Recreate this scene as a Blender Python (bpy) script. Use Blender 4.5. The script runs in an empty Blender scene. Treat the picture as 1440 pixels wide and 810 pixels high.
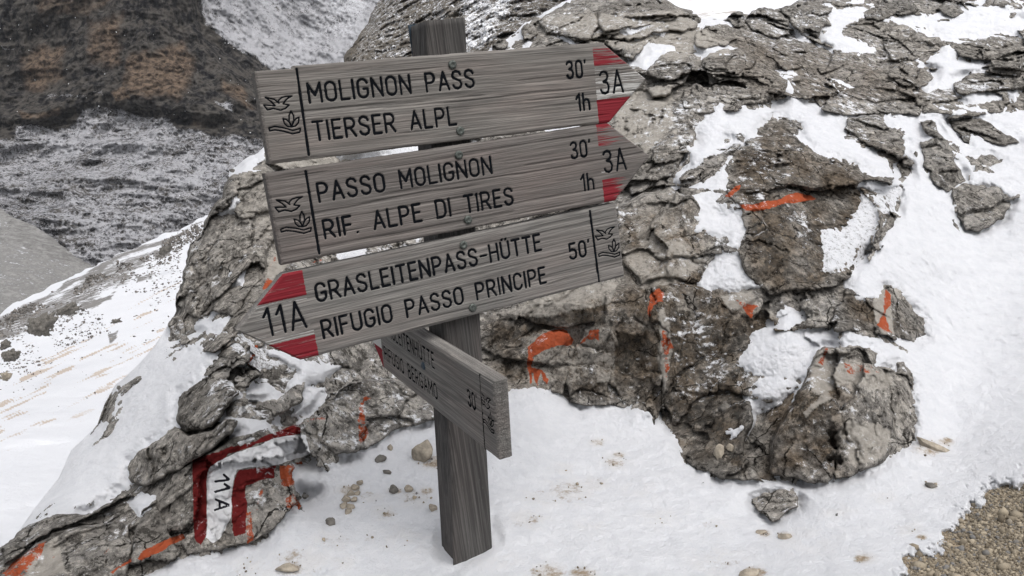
import bpy, math, random, time
import numpy as np
from mathutils import Matrix, Vector
T0 = time.time()
random.seed(7)
SC = bpy.context.scene
COL = SC.collection
# ------------------------------------------------------------------ camera
F = 1200.0                                   # focal length in photograph pixels (1440 wide)
U = np.array([-.05, -.973, -.225]); U /= np.linalg.norm(U)      # world up seen from the camera (x right, y down, z ahead)
Yw = np.array([0, 0, 1.0]) - U[2] * U; Yw /= np.linalg.norm(Yw)
Xw = np.cross(Yw, U)
MW = np.array([Xw, Yw, U])                   # camera coordinates -> world
CAM = np.array([0, 0, 0.95])
cd = bpy.data.cameras.new('camera'); cam = bpy.data.objects.new('camera', cd); COL.objects.link(cam)
cd.sensor_width = 36; cd.lens = F / 1440 * 36; cd.clip_start = 0.02; cd.clip_end = 5000
cam.matrix_world = Matrix([[MW[i][0], -MW[i][1], -MW[i][2], CAM[i]] for i in range(3)] + [[0, 0, 0, 1]])
SC.camera = cam
# ------------------------------------------------------------------ light
SUN_EL, SUN_AZ = 64, 142                     # azimuth measured from straight ahead, to the left
w = bpy.data.worlds.new('World'); SC.world = w; w.use_nodes = True
wn = w.node_tree.nodes; wl = w.node_tree.links; wn.clear()
sky = wn.new('ShaderNodeTexSky'); sky.sky_type = 'NISHITA'; sky.sun_disc = False
sky.sun_elevation = math.radians(SUN_EL); sky.sun_rotation = math.radians(SUN_AZ)
sky.dust_density = 4; sky.air_density = 1.0
hs = wn.new('ShaderNodeHueSaturation'); hs.inputs['Saturation'].default_value = 0.22   # a closed cloud cover is nearly grey
bg = wn.new('ShaderNodeBackground'); bg.inputs[1].default_value = 0.15
wo = wn.new('ShaderNodeOutputWorld')
wl.new(sky.outputs[0], hs.inputs['Color']); wl.new(hs.outputs[0], bg.inputs[0]); wl.new(bg.outputs[0], wo.inputs[0])
sd_ = bpy.data.lights.new('sun', 'SUN'); sun = bpy.data.objects.new('sun', sd_); COL.objects.link(sun)
sd_.energy = 1.0; sd_.angle = math.radians(60); sd_.color = (1, .975, .95)
el, az = math.radians(SUN_EL), math.radians(SUN_AZ)
dv = Vector((math.sin(az) * math.cos(el), math.cos(az) * math.cos(el), math.sin(el)))
sun.rotation_euler = dv.to_track_quat('Z', 'Y').to_euler()
SC.view_settings.view_transform = 'Standard'; SC.view_settings.look = 'None'
SC.view_settings.exposure = 0.34; SC.view_settings.gamma = 1
SC.cycles.max_bounces = 6; SC.cycles.diffuse_bounces = 3

# ------------------------------------------------------------------ maths helpers
def at(px, py, Z):
    return np.array([(px - 720) / F * Z, (py - 405) / F * Z, Z])
def to_world(P):
    return P @ MW.T + CAM
def W(px, py, Z):
    return to_world(at(px, py, Z))
def sm(x, a=0., b=1.):
    t = np.clip((x - a) / (b - a), 0, 1); return t * t * (3 - 2 * t)
def _h(i, j, k, s):
    with np.errstate(over='ignore'):
        n = (i * np.uint32(374761393)) ^ (j * np.uint32(668265263)) ^ (k * np.uint32(2147483647 - 1274126177)) ^ np.uint32((s * 2246822519) & 0xffffffff)
        n = (n ^ (n >> np.uint32(13))) * np.uint32(1274126177)
        n = (n ^ (n >> np.uint32(16))) * np.uint32(2246822519)
        n ^= n >> np.uint32(15)
    return (n & np.uint32(0xffffff)).astype(np.float32) / np.float32(16777216)
def noise(P, s=0):                            # value noise -1..1
    f = np.floor(P); t = (P - f).astype(np.float32); t = t * t * t * (t * (t * 6 - 15) + 10)
    f = f.astype(np.int64).astype(np.uint32); o = np.uint32(1)
    i, j, k = f[..., 0], f[..., 1], f[..., 2]; r = 0
    for a in (0, 1):
        wa = t[..., 0] if a else 1 - t[..., 0]
        for b in (0, 1):
            wb = t[..., 1] if b else 1 - t[..., 1]
            for c in (0, 1):
                wc = t[..., 2] if c else 1 - t[..., 2]
                r = r + wa * wb * wc * _h(i + np.uint32(a), j + np.uint32(b), k + np.uint32(c), s)
    return r * 2 - 1
def fbm(P, s=0, o=4, g=.5, l=2.03, ridge=False):
    r = 0; a = 1.; n = 0
    for q in range(o):
        v = noise(P + q * 17.3, s + q)
        if ridge: v = 1 - 2 * np.abs(v)
        r = r + a * v; n += a; a *= g; P = P * l
    return r / n
def voronoi(P, s=0, jit=.9):                  # F1, F2, id vector of the nearest cell, offset to it
    f = np.floor(P); sh = P.shape[:-1]
    F1 = np.full(sh, 9., np.float32); F2 = F1.copy(); A = np.zeros(sh + (3,), np.float32); ID = np.zeros(sh + (3,), np.float32)
    fi = f.astype(np.int64)
    for a in (-1, 0, 1):
        for b in (-1, 0, 1):
            for c in (-1, 0, 1):
                g = fi + np.array([a, b, c]); gu = g.astype(np.uint32)
                h = np.stack([_h(gu[..., 0], gu[..., 1], gu[..., 2], s + q) for q in range(3)], -1)
                D = (P - (g + .5 + (h - .5) * jit)).astype(np.float32)
                d = np.sqrt((D * D).sum(-1))
                m = d < F1
                F2 = np.where(m, F1, np.minimum(F2, d)); F1 = np.where(m, d, F1)
                A[m] = D[m]; ID[m] = h[m]
    return F1, F2, ID, A
ST = np.array([[.80, -.42, .43], [.48, .87, -.05], [-.35, .25, .90]])   # axes of the bedding
def rock_relief(P, s=0, k=1.0, big=1.0, small=1.):
    """metres outward: tilted facets at three scales with open cracks, plus fractal grain"""
    Q = (P @ ST.T) * np.array([.85, 1.35, .95])
    Q = Q + .035 * np.stack([fbm(P * 9 + 31 * q, s + 50 + q, 5, .65) for q in range(3)], -1)
    Q0 = (P @ ST.T) * np.array([.85, 1.35, .95]) + .035 * np.stack([fbm(P * 9 + 31 * q, 61 + q, 5, .65) for q in range(3)], -1)
    r = 0
    for size, amp, tilt, crack in ((.50, .027, .22, .012), (.24 * k, .017, .22, .012), (.060 * k, .0030, .13, .0020), (.022 * k, .0010, .10, .0005)):
        F1, F2, ID, A = voronoi(Q0 / size, 11) if size > .45 else voronoi(Q / size, s); s += 7
        dr = (ID - .5) * 2
        f_s = 1. if size > .45 else small
        r = r + f_s * (ID[..., 0] - .5) * 2 * amp + f_s * (A * dr).sum(-1) * size * tilt - crack * (1 - sm(F2 - F1, 0, .055 if size > .3 else .10)) * (ID[..., 1] > .40)
        if 0: continue
    r = r + .0032 * fbm(P * 16, s + 3, 6, .66, ridge=True) + .014 * fbm(P * 3.1, 90, 3)
    return r
def tps(pts, X, Y):
    p = np.array(pts, float); x, y, z = p[:, 0] / 500, p[:, 1] / 500, np.log(p[:, 2]); n = len(p)
    def k(d2): return .5 * d2 * np.log(d2 + 1e-9)
    A = np.zeros((n + 3, n + 3)); A[:n, :n] = k((x[:, None] - x) ** 2 + (y[:, None] - y) ** 2) + np.eye(n) * 2e-3
    A[:n, n] = 1; A[:n, n + 1] = x; A[:n, n + 2] = y; A[n:, :n] = A[:n, n:].T
    c = np.linalg.solve(A, np.concatenate([z, [0, 0, 0]]))
    r = c[n] + c[n + 1] * X / 500 + c[n + 2] * Y / 500
    for i in range(n): r = r + c[i] * k((X / 500 - x[i]) ** 2 + (Y / 500 - y[i]) ** 2)
    return np.exp(r)
def poly_sd(X, Y, poly):                      # signed distance in pixels, positive inside; also the nearest boundary point
    p = np.array(poly, float); q = np.roll(p, -1, 0); best = np.full(X.shape, 1e9); nx = X.copy(); ny = Y.copy(); ins = np.zeros(X.shape, bool)
    for (ax, ay), (bx, by) in zip(p, q):
        dx, dy = bx - ax, by - ay; t = np.clip(((X - ax) * dx + (Y - ay) * dy) / (dx * dx + dy * dy + 1e-9), 0, 1)
        cx, cy = ax + t * dx, ay + t * dy; d = (X - cx) ** 2 + (Y - cy) ** 2; m = d < best
        best = np.where(m, d, best); nx = np.where(m, cx, nx); ny = np.where(m, cy, ny)
        if ay != by: ins ^= ((ay > Y) != (by > Y)) & (X < dx * (Y - ay) / (by - ay) + ax)
    d = np.sqrt(best); return np.where(ins, d, -d), nx, ny
def rough(poly, amp=3, n=3, seed=1):          # fractal subdivision of a traced outline
    rs = np.random.RandomState(seed); p = np.array(poly, float)
    for _ in range(n):
        q = np.roll(p, -1, 0); L = np.hypot(*(q - p).T)[:, None]
        m = (p + q) / 2 + rs.uniform(-1, 1, p.shape) * np.minimum(amp, L * .14); p = np.stack([p, m], 1).reshape(-1, 2); amp *= .6
    return p
def blur(A, s):
    r = int(s * 2.5) + 1; k = np.exp(-.5 * (np.arange(-r, r + 1) / s) ** 2); k /= k.sum()
    for ax in (0, 1):
        B = np.pad(A, [(r, r) if i == ax else (0, 0) for i in (0, 1)], mode='edge'); o = 0
        for i, kk in enumerate(k): o = o + kk * (B[i:i + A.shape[0]] if ax == 0 else B[:, i:i + A.shape[1]])
        A = o
    return A

# ------------------------------------------------------------------ mesh helpers
def mesh_np(name, V, faces, smooth=True):
    """V (n,3); faces: list of int arrays (m,k)"""
    me = bpy.data.meshes.new(name); me.vertices.add(len(V)); me.vertices.foreach_set('co', np.asarray(V, np.float32).ravel())
    faces = [np.asarray(f, np.int32) for f in faces if len(f)]
    tot = sum(len(f) for f in faces); idx = np.concatenate([f.ravel() for f in faces])
    ln = np.concatenate([np.full(len(f), f.shape[1], np.int32) for f in faces])
    me.loops.add(len(idx)); me.loops.foreach_set('vertex_index', idx)
    me.polygons.add(tot); me.polygons.foreach_set('loop_start', np.concatenate([[0], np.cumsum(ln)[:-1]]).astype(np.int32)); me.polygons.foreach_set('loop_total', ln)
    me.update(calc_edges=True); me.validate()
    if smooth: me.polygons.foreach_set('use_smooth', np.ones(len(me.polygons), bool))
    return me
def attr(me, name, A):                         # (n,3) colour-like attribute
    a = me.attributes.new(name, 'FLOAT_COLOR', 'POINT')
    B = np.ones((len(A), 4), np.float32); B[:, :A.shape[1]] = A; a.data.foreach_set('color', B.ravel())
def link(name, me, mat=None, parent=None, loc=None, **tags):
    o = bpy.data.objects.new(name, me); COL.objects.link(o)
    if me is not None and mat is not None and not me.materials: me.materials.append(mat)
    if parent is not None: o.parent = parent
    if loc is not None: o.location = loc
    for k, v in tags.items(): o[k] = v
    return o
def recenter(V):
    c = V.mean(0); return V - c, Vector(c.tolist())

# ------------------------------------------------------------------ materials
class NT:
    def __init__(s, name):
        s.m = bpy.data.materials.new(name); s.m.use_nodes = True; s.n = s.m.node_tree.nodes; s.l = s.m.node_tree.links
        s.b = s.n['Principled BSDF']; s.out = s.n['Material Output']; s.tc = s.n.new('ShaderNodeTexCoord').outputs['Object']
    def put(s, sock, v):
        if hasattr(v, 'is_linked'): s.l.new(v, sock)
        elif isinstance(v, tuple) and len(v) == 3 and sock.type == 'RGBA': sock.default_value = v + (1,)
        else: sock.default_value = v
    def map(s, sc=(1, 1, 1), rot=(0, 0, 0), loc=(0, 0, 0), src=None):
        n = s.n.new('ShaderNodeMapping'); s.put(n.inputs[0], src or s.tc); n.inputs['Scale'].default_value = sc; n.inputs['Rotation'].default_value = rot; n.inputs['Location'].default_value = loc; return n.outputs[0]
    def noise(s, sc, det=5, ro=.6, vec=None, dist=0.):
        n = s.n.new('ShaderNodeTexNoise'); s.put(n.inputs['Vector'], vec or s.tc); n.inputs['Scale'].default_value = sc; n.inputs['Detail'].default_value = det; n.inputs['Roughness'].default_value = ro; n.inputs['Distortion'].default_value = dist; return n.outputs[0]
    def vor(s, sc, feature='F1', vec=None, out='Distance'):
        n = s.n.new('ShaderNodeTexVoronoi'); s.put(n.inputs['Vector'], vec or s.tc); n.feature = feature; n.inputs['Scale'].default_value = sc; return n.outputs[out]
    def math(s, op, a, b=0.):
        n = s.n.new('ShaderNodeMath'); n.operation = op; s.put(n.inputs[0], a); s.put(n.inputs[1], b); return n.outputs[0]
    def step(s, v, a, b, lo=0., hi=1.):
        n = s.n.new('ShaderNodeMapRange'); n.interpolation_type = 'SMOOTHSTEP'; s.put(n.inputs[0], v)
        for i, x in enumerate((a, b, lo, hi)): s.put(n.inputs[i + 1], x)
        return n.outputs[0]
    def mix(s, f, a, b, mode='MIX'):
        n = s.n.new('ShaderNodeMix'); n.data_type = 'RGBA'; n.blend_type = mode; s.put(n.inputs[0], f); s.put(n.inputs[6], a); s.put(n.inputs[7], b); return n.outputs[2]
    def attr(s, name):
        n = s.n.new('ShaderNodeAttribute'); n.attribute_name = name; x = s.n.new('ShaderNodeSeparateColor'); s.l.new(n.outputs['Color'], x.inputs[0]); return x.outputs
    def bump(s, h, dist, strength=1., nrm=None):
        n = s.n.new('ShaderNodeBump'); s.put(n.inputs['Height'], h); n.inputs['Distance'].default_value = dist; n.inputs['Strength'].default_value = strength
        if nrm is not None: s.l.new(nrm, n.inputs['Normal'])
        return n.outputs[0]
    def up(s):
        g = s.n.new('ShaderNodeNewGeometry'); x = s.n.new('ShaderNodeSeparateXYZ'); s.l.new(g.outputs['Normal'], x.inputs[0]); return x.outputs[2]
    def done(s, col, rough=.85, nrm=None, spec=.3):
        s.put(s.b.inputs['Base Color'], col); s.put(s.b.inputs['Roughness'], rough); s.b.inputs['Specular IOR Level'].default_value = spec
        if nrm is not None: s.l.new(nrm, s.b.inputs['Normal'])
        return s.m
SNOW = (.86, .87, .90)
def mat_rock():
    t = NT('limestone')
    g = t.n.new('ShaderNodeNewGeometry').outputs['Position']
    big, mid, fine, grit = t.noise(2.3, 6, .6, g), t.noise(9, 9, .70, g), t.noise(48, 9, .72, g), t.noise(170, 6, .75, g)
    pat = t.noise(20, 10, .80, t.map(loc=(4, 7, 1), src=g)); pat2 = t.noise(30, 10, .80, t.map(loc=(14, 2, 8), src=g))
    rnd = t.n.new('ShaderNodeObjectInfo').outputs['Random']
    c = t.mix(t.step(mid, .36, .64), (.118, .113, .106), (.318, .307, .290))
    c = t.mix(t.step(big, .42, .60, 0, .65), c, (.215, .200, .180))
    c = t.mix(t.step(t.noise(5.5, 7, .7, t.map(loc=(9, 3, 5), src=g)), .56, .66, 0, .7), c, (.10, .094, .086))
    c = t.mix(t.step(fine, .52, .64, 0, .65), c, (.56, .525, .475))
    c = t.mix(t.step(fine, .48, .38, 0, .85), c, (.040, .037, .034))
    c = t.mix(t.step(pat, .545, .570, 0, .75), c, (.44, .42, .385))
    c = t.mix(t.step(pat2, .455, .430, 0, .85), c, (.050, .046, .041))
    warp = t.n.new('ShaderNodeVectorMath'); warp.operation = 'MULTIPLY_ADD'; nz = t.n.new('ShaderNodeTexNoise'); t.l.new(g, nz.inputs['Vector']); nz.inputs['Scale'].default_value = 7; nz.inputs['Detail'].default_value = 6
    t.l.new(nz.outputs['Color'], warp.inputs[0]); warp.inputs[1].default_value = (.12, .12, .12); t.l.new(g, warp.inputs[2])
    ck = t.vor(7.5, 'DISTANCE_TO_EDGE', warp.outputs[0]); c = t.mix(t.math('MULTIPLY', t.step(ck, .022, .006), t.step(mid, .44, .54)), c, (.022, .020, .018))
    c = t.mix(t.step(grit, .58, .68, 0, .6), c, (.62, .59, .55))
    c = t.mix(t.step(grit, .43, .34, 0, .7), c, (.03, .028, .026))
    c = t.mix(1., c, t.mix(rnd, (.78, .77, .76), (1.16, 1.14, 1.12)), 'MULTIPLY')
    wz = t.attr('weather'); c = t.mix(t.math('MULTIPLY', wz[0], t.step(t.noise(8, 9, .75, g), .36, .50, .35, 1.)), c, t.mix(1., c, (.50, .43, .36), 'MULTIPLY'))
    p, q = t.attr('paint'), t.attr('tone')
    n2 = t.noise(30, 8, .78, g); n3 = t.noise(120, 5, .7, g)
    br = t.math('ADD', t.math('MULTIPLY', n2, 1.0), t.math('MULTIPLY', n3, .32))
    def kk(m, thr, w=.05): return t.step(t.math('SUBTRACT', m, t.math('MULTIPLY', br, thr)), -w, w)
    c = t.mix(t.math('MULTIPLY', kk(q[1], 1.0, .14), .9), c, t.mix(fine, (.030, .029, .028), (.10, .095, .085)))    # dark lichen crust, plus the shade painted into the hollow
    c = t.mix(t.math('MULTIPLY', kk(q[0], .93, .13), .85), c, t.mix(fine, (.22, .200, .172), (.55, .515, .465)))        # pale fresh rock
    c = t.mix(kk(p[2], .90), c, t.mix(n2, (.62, .62, .63), (.88, .88, .89)))
    c = t.mix(kk(p[1], 1.05), c, t.mix(n2, (.085, .010, .012), (.22, .028, .025)))
    c = t.mix(kk(t.math('MULTIPLY', p[0], .96), 1.08), c, t.mix(fine, (.20, .040, .018), (.52, .125, .055)))
    c = t.mix(kk(q[2], .7), c, (.015, .015, .02))
    fr = t.math('MULTIPLY', t.step(t.up(), .30, .75), t.step(t.math('ADD', t.math('MULTIPLY', t.noise(26, 9, .82, g), .7), t.math('MULTIPLY', t.noise(3.2, 4, .6, g), .3)), .55, .60))
    c = t.mix(t.math('MULTIPLY', fr, .8), c, SNOW)
    h = t.math('ADD', t.math('ADD', t.noise(50, 12, .75, g, .3), t.math('MULTIPLY', t.vor(75, vec=g), .25)), t.math('MULTIPLY', grit, .4))
    nr = t.bump(h, .011, .9)
    return t.done(c, .95, nr, .04)
def mat_snow(name='snow', dirt=True, sc=1.):
    t = NT(name); g = t.n.new('ShaderNodeNewGeometry').outputs['Position']
    q = t.attr('tone')
    n = t.noise(30 * sc, 8, .7, g); n1 = t.noise(160 * sc, 4, .7, g)
    c = t.mix(t.step(n, .3, .7, 0, 1), (.76, .77, .80), (.84, .845, .87))
    if dirt:
        f = t.step(t.math('SUBTRACT', q[0], t.math('ADD', t.math('MULTIPLY', n, .85), t.math('MULTIPLY', n1, .30))), -.12, .12)
        c = t.mix(f, c, t.mix(n1, (.30, .22, .14), (.50, .41, .31)))
        c = t.mix(t.math('MULTIPLY', t.step(q[0], .10, 1., 0, .45), t.step(n, .40, .58)), c, (.60, .53, .44))
        f = t.step(t.math('SUBTRACT', q[1], t.math('ADD', t.math('MULTIPLY', t.noise(55 * sc, 8, .8, g), .9), t.math('MULTIPLY', n1, .5))), -.1, .08)
        c = t.mix(f, c, (.15, .14, .13))                                # bare rock between thin flakes
    h = t.math('ADD', t.math('MULTIPLY', t.noise(230 * sc, 4, .85, g), .55), t.noise(30 * sc, 9, .68, g))
    nr = t.bump(h, .011 / sc, 1.)
    return t.done(c, .75, nr, .25)
def mat_wood(name, a, b, dark, scale=1., paint=False, vertical=False):
    t = NT(name)
    S = (1.6, 85, 85) if not vertical else (90, 1.6, 90)
    S2 = (7, 420, 420) if not vertical else (330, 5, 330)
    S3 = (3, 14, 14) if not vertical else (14, 2, 14)
    g1, g2, g3 = t.noise(1, 5, .6, t.map(S), .5), t.noise(1, 4, .6, t.map(S2)), t.noise(1, 4, .6, t.map(S3), .4)
    c = t.mix(t.step(g1, .32, .68), a, b)
    c = t.mix(t.step(g3, .35, .7, 0, .45), c, tuple(x * k for x, k in zip(b, (.95, .82, .80))))
    c = t.mix(t.step(g2, .60, .42, 0, .55), c, dark)
    spk = t.noise(1, 4, .7, t.map((25, 300, 300) if not vertical else (300, 22, 300)))
    c = t.mix(t.step(spk, .64, .74, 0, .35), c, (.30, .28, .26))
    c = t.mix(t.step(t.noise(1, 3, .6, t.map((4, 20, 20) if not vertical else (20, 4, 20))), .58, .72, 0, .45), c, dark)
    if paint:
        p = t.attr('paint'); wn_ = t.noise(1, 6, .7, t.map((9, 420, 420))); wm = t.noise(1, 4, .6, t.map((5, 75, 75)))
        br = t.math('ADD', t.math('MULTIPLY', wn_, .75), t.math('MULTIPLY', wm, .45))
        c = t.mix(t.step(t.math('SUBTRACT', p[1], br), -.02, .03), c, (.50, .49, .47))
        c = t.mix(t.step(t.math('SUBTRACT', p[0], br), -.04, .04), c, t.mix(g1, (.16, .011, .018), (.24, .019, .028)))
    h = t.math('ADD', t.math('MULTIPLY', g2, .5), t.math('MULTIPLY', g1, .9))
    return t.done(c, .82, t.bump(h, .0022, 1.), .25)
def mat_plain(name, col, rough=.7, metal=0., var=.3, sc=60, bump=.001):
    t = NT(name); n = t.noise(sc, 6, .7)
    c = t.mix(t.step(n, .3, .7), tuple(x * (1 - var) for x in col), tuple(min(1, x * (1 + var)) for x in col))
    t.b.inputs['Metallic'].default_value = metal
    return t.done(c, rough, t.bump(n, bump), .4)
def mat_cliff():
    t = NT('cliff_rock'); g = t.n.new('ShaderNodeNewGeometry').outputs['Position']; q = t.attr('tone')
    st = t.noise(1, 7, .70, t.map((.30, .30, .035), src=g), .3); n = t.noise(.7, 11, .75, g); n0 = t.noise(.09, 6, .65, g)
    sp = t.noise(1.7, 8, .85, t.map((1, 1, .8), src=g)); sp2 = t.noise(.45, 8, .8, g)
    c = t.mix(t.step(st, .42, .58), (.014, .014, .016), (.075, .068, .060))
    c = t.mix(t.step(n, .50, .60, 0, .6), c, (.125, .116, .106)); c = t.mix(t.step(n, .47, .38, 0, .85), c, (.008, .008, .010))
    br = t.math('ADD', t.math('MULTIPLY', st, .6), t.math('MULTIPLY', n, .5))
    c = t.mix(t.step(t.math('SUBTRACT', q[0], br), -.20, .14, 0, .9), c, t.mix(t.step(n, .38, .60), (.035, .027, .022), (.195, .142, .103)))
    br = t.math('ADD', t.math('ADD', t.math('MULTIPLY', sp, .7), t.math('MULTIPLY', sp2, .35)), t.math('MULTIPLY', n0, .22))
    c = t.mix(t.step(t.math('SUBTRACT', q[1], br), -.035, .035), c, (.42, .42, .44))
    c = t.mix(t.step(t.math('SUBTRACT', q[2], br), -.06, .08), c, (.66, .67, .70))
    return t.done(c, .95, t.bump(t.math('ADD', n, sp), .6, .7), .02)
def mat_slope(name, c0, c1, snow_lo, snow_hi, sc):
    t = NT(name); g = t.n.new('ShaderNodeNewGeometry').outputs['Position']; q = t.attr('tone')
    n, n2 = t.noise(sc, 9, .75, g), t.noise(sc * 4.3, 7, .75, g)
    c = t.mix(t.step(n, .35, .65), c0, c1)
    c = t.mix(t.step(n2, .5, .35, 0, .6), c, tuple(x * .35 for x in c0))
    c = t.mix(t.step(t.math('SUBTRACT', q[0], t.math('ADD', t.math('MULTIPLY', n, .6), t.math('MULTIPLY', n2, .4))), snow_lo, snow_hi), c, SNOW)
    c = t.mix(t.step(t.math('SUBTRACT', q[1], n), -.05, .08, 0, .8), c, (.33, .26, .19))
    return t.done(c, .9, t.bump(t.math('ADD', n, t.math('MULTIPLY', n2, .4)), .25 / sc, .5), .03)
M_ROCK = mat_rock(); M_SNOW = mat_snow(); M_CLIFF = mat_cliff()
M_STONE = mat_plain('pale_stone', (.31, .27, .215), .9, var=.35, sc=45, bump=.004)
M_STONE_D = mat_plain('dark_stone', (.14, .13, .115), .9, var=.45, sc=40, bump=.006)
M_BOARD = mat_wood('weathered_board', (.180, .167, .152), (.275, .258, .236), (.070, .066, .062), paint=True)
M_BOARD2 = mat_wood('weathered_board_brown', (.150, .136, .125), (.232, .212, .196), (.062, .056, .053), paint=True)
M_BOARD3 = mat_wood('weathered_board_grey', (.175, .166, .155), (.272, .259, .240), (.068, .065, .062), paint=True)
M_POST = mat_wood('weathered_post', (.056, .054, .052), (.108, .103, .097), (.018, .016, .016), vertical=True)
M_INK = mat_plain('letter_paint', (.006, .007, .009), .9, var=.3, bump=.0003); M_INK.node_tree.nodes['Principled BSDF'].inputs['Specular IOR Level'].default_value = .05
M_METAL = mat_plain('bolt_metal', (.10, .11, .10), .55, .6, var=.5, sc=200, bump=.0006)
M_BLUE = mat_plain('blue_grey_plate', (.045, .065, .085), .5, .3)
print('setup', time.time() - T0)

# ================================================================== THE OUTCROP (one continuous lattice, 1.5 photograph pixels apart where it is seen)
def axis(a, b, lo, hi, st, g=1.09):
    m = list(np.arange(a, b + .1, st)); s = st
    L = [a]
    while L[-1] > lo: s *= g; L.append(L[-1] - s)
    s = st; R = [m[-1]]
    while R[-1] < hi: s *= g; R.append(R[-1] + s)
    return np.array(L[:0:-1] + m + R[1:])
STEP = 1.6
GX, GY = np.meshgrid(axis(-12, 1452, -420, 1900, STEP), axis(-8, 820, -260, 1150, STEP))
CTRL = [(655,790,1.70),(300,800,1.70),(0,800,1.68),(900,800,1.64),(1200,800,1.60),(1440,800,1.52),(700,600,2.15),(800,560,2.32),(640,560,2.28),(530,640,2.05),(430,710,1.83),(450,670,1.93),
 (900,580,2.30),(960,640,2.08),(1100,690,1.93),(1290,620,2.1),(1440,600,2.05),(1350,450,2.6),(1440,350,2.85),(1300,250,3.1),(1440,150,3.7),(1440,20,4.8),(1200,20,4.6),
 (1100,100,3.7),(1000,150,3.25),(1000,20,4.3),(880,60,3.9),(800,5,4.4),(740,35,4.2),(690,75,4.0),(850,450,2.35),(950,350,2.5),(1100,300,2.62),(1120,430,2.36),(1200,590,1.98),
 (900,250,2.85),(800,300,2.8),(600,200,3.3),(500,250,3.0),(400,220,2.85),(340,250,2.75),(270,400,2.5),(350,400,2.35),(450,480,2.25),(520,540,2.25),(370,540,2.0),(300,560,1.98),
 (200,660,1.95),(250,480,2.3),(180,570,2.15),(90,690,1.95),(300,690,1.80),(100,770,1.72),(390,640,1.9),(1200,470,2.25),
 (700,1150,1.15),(0,1150,1.15),(1440,1150,1.05),(-400,800,1.8),(-400,1100,1.25),(1900,800,1.4),(1900,100,4.2),(1900,1150,1.0),(1440,-250,7.5),(900,-250,7)]
Z0 = tps(CTRL, GX, GY)
SIL = [(-420,860),(-100,800),(-30,785),(0,770),(17,760),(33,737),(50,713),(82,673),(100,633),(127,608),(137,597),(147,567),(163,540),(173,533),(197,510),(217,487),(233,463),(237,455),(248,437),
 (248,413),(257,397),(267,383),(262,373),(267,343),(283,330),(290,307),(310,280),(320,253),(323,238),(337,230),(373,205),(450,168),(560,115),(640,88),(680,73),(718,50),(738,32),(765,17),(797,1),(830,-14),
 (900,-12),(930,-2),(950,8),(972,14),(985,26),(1002,23),(1020,24),(1050,20),(1085,16),(1105,8),(1130,0),(1200,-22),(1330,-45),(1440,-60),(1880,-160),(1880,1130),(-420,1130)]
rs = np.random.RandomState(3)
SILR = []
for i in range(len(SIL)):                     # rough only where it is rock against the background
    a, b = np.array(SIL[i], float), np.array(SIL[(i + 1) % len(SIL)], float); SILR.append(a)
    if 16 < i < 50 and np.hypot(*(b - a)) > 6:
        n = int(np.hypot(*(b - a)) / 6); d = (b - a) / np.hypot(*(b - a))
        for q in range(1, n): SILR.append(a + (b - a) * q / n + np.array([-d[1], d[0]]) * rs.uniform(-2.2, 2.2))
SDS, NX, NY = poly_sd(GX, GY, SILR)
near = (SDS < 0) & (SDS > -STEP * 1.5) & (GX > -12) & (GX < 1452) & (GY > -8) & (GY < 820)
PX = np.where(near, NX, GX); PY = np.where(near, NY, GY)
RAY = np.stack([(PX - 720) / F, (PY - 405) / F, np.ones_like(PX)], -1)
limb = 1 - np.clip(SDS / 26, 0, 1)
Z1 = Z0 * (1 + .07 * limb ** 3)               # the surface turns away at its outline
INSIDE = SDS > -STEP * 1.5

def s3(ox, oy, L, k=3.): return [(ox + x / k, oy + y / k) for x, y in L]
# ---- snow field: painted in order, signed distance in pixels (positive = snow)
SN = np.full(GX.shape, -40.); THIN = np.zeros(GX.shape)
def paintsn(poly, add=True, thin=0., seed=1, amp=2.5):
    P_ = rough(poly, amp, 2, seed); b = np.array(P_); m = (GX > b[:, 0].min() - 42) & (GX < b[:, 0].max() + 42) & (GY > b[:, 1].min() - 42) & (GY < b[:, 1].max() + 42)
    s, _, _ = poly_sd(GX[m], GY[m], P_)
    if add:
        SN[m] = np.maximum(SN[m], s); THIN[m] = np.where(s > -3, thin, THIN[m])
    else: SN[m] = np.minimum(SN[m], -s)
# the big field: ground and right-hand slope
paintsn([(-420,1130),(-420,900),(60,850),(205,808),(253,788),(310,778),(358,767),(383,750),(400,730),(430,705),(445,692),(425,690),(408,680),(412,660),(430,652),(480,646),(500,640),(527,627),(563,603),(610,593),(650,572),(697,556),
 (720,547),(743,545),(773,545),(790,555),(800,568),(817,572),(850,568),(900,573),(923,587),(950,610),(963,650),(983,664),(1007,673),(1050,676),(1093,677),(1147,683),(1177,677),(1220,662),(1250,647),(1280,627),(1288,597),(1285,540),
 (1283,523),(1270,507),(1262,510),(1260,523),(1233,513),(1235,497),(1223,488),(1193,485),(1160,487),(1147,500),(1135,522),(1120,532),(1090,533),(1060,528),(1034,512),(1056,490),(1060,468),(1087,456),(1098,436),(1112,434),
 (1127,442),(1124,454),(1140,462),(1165,468),(1210,470),(1250,478),(1280,482),(1304,472),(1302,460),(1292,441),(1280,432),(1262,412),(1243,402),(1236,423),(1205,418),(1190,402),(1203,374),(1235,352),(1253,318),(1262,285),(1262,262),
 (1280,250),(1283,215),(1265,190),(1258,175),(1262,160),(1290,164),(1330,157),(1360,152),(1440,155),(1880,160),(1880,1130)], seed=4)
z2 = lambda L: s3(860, 100, L, 2.7)
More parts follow.
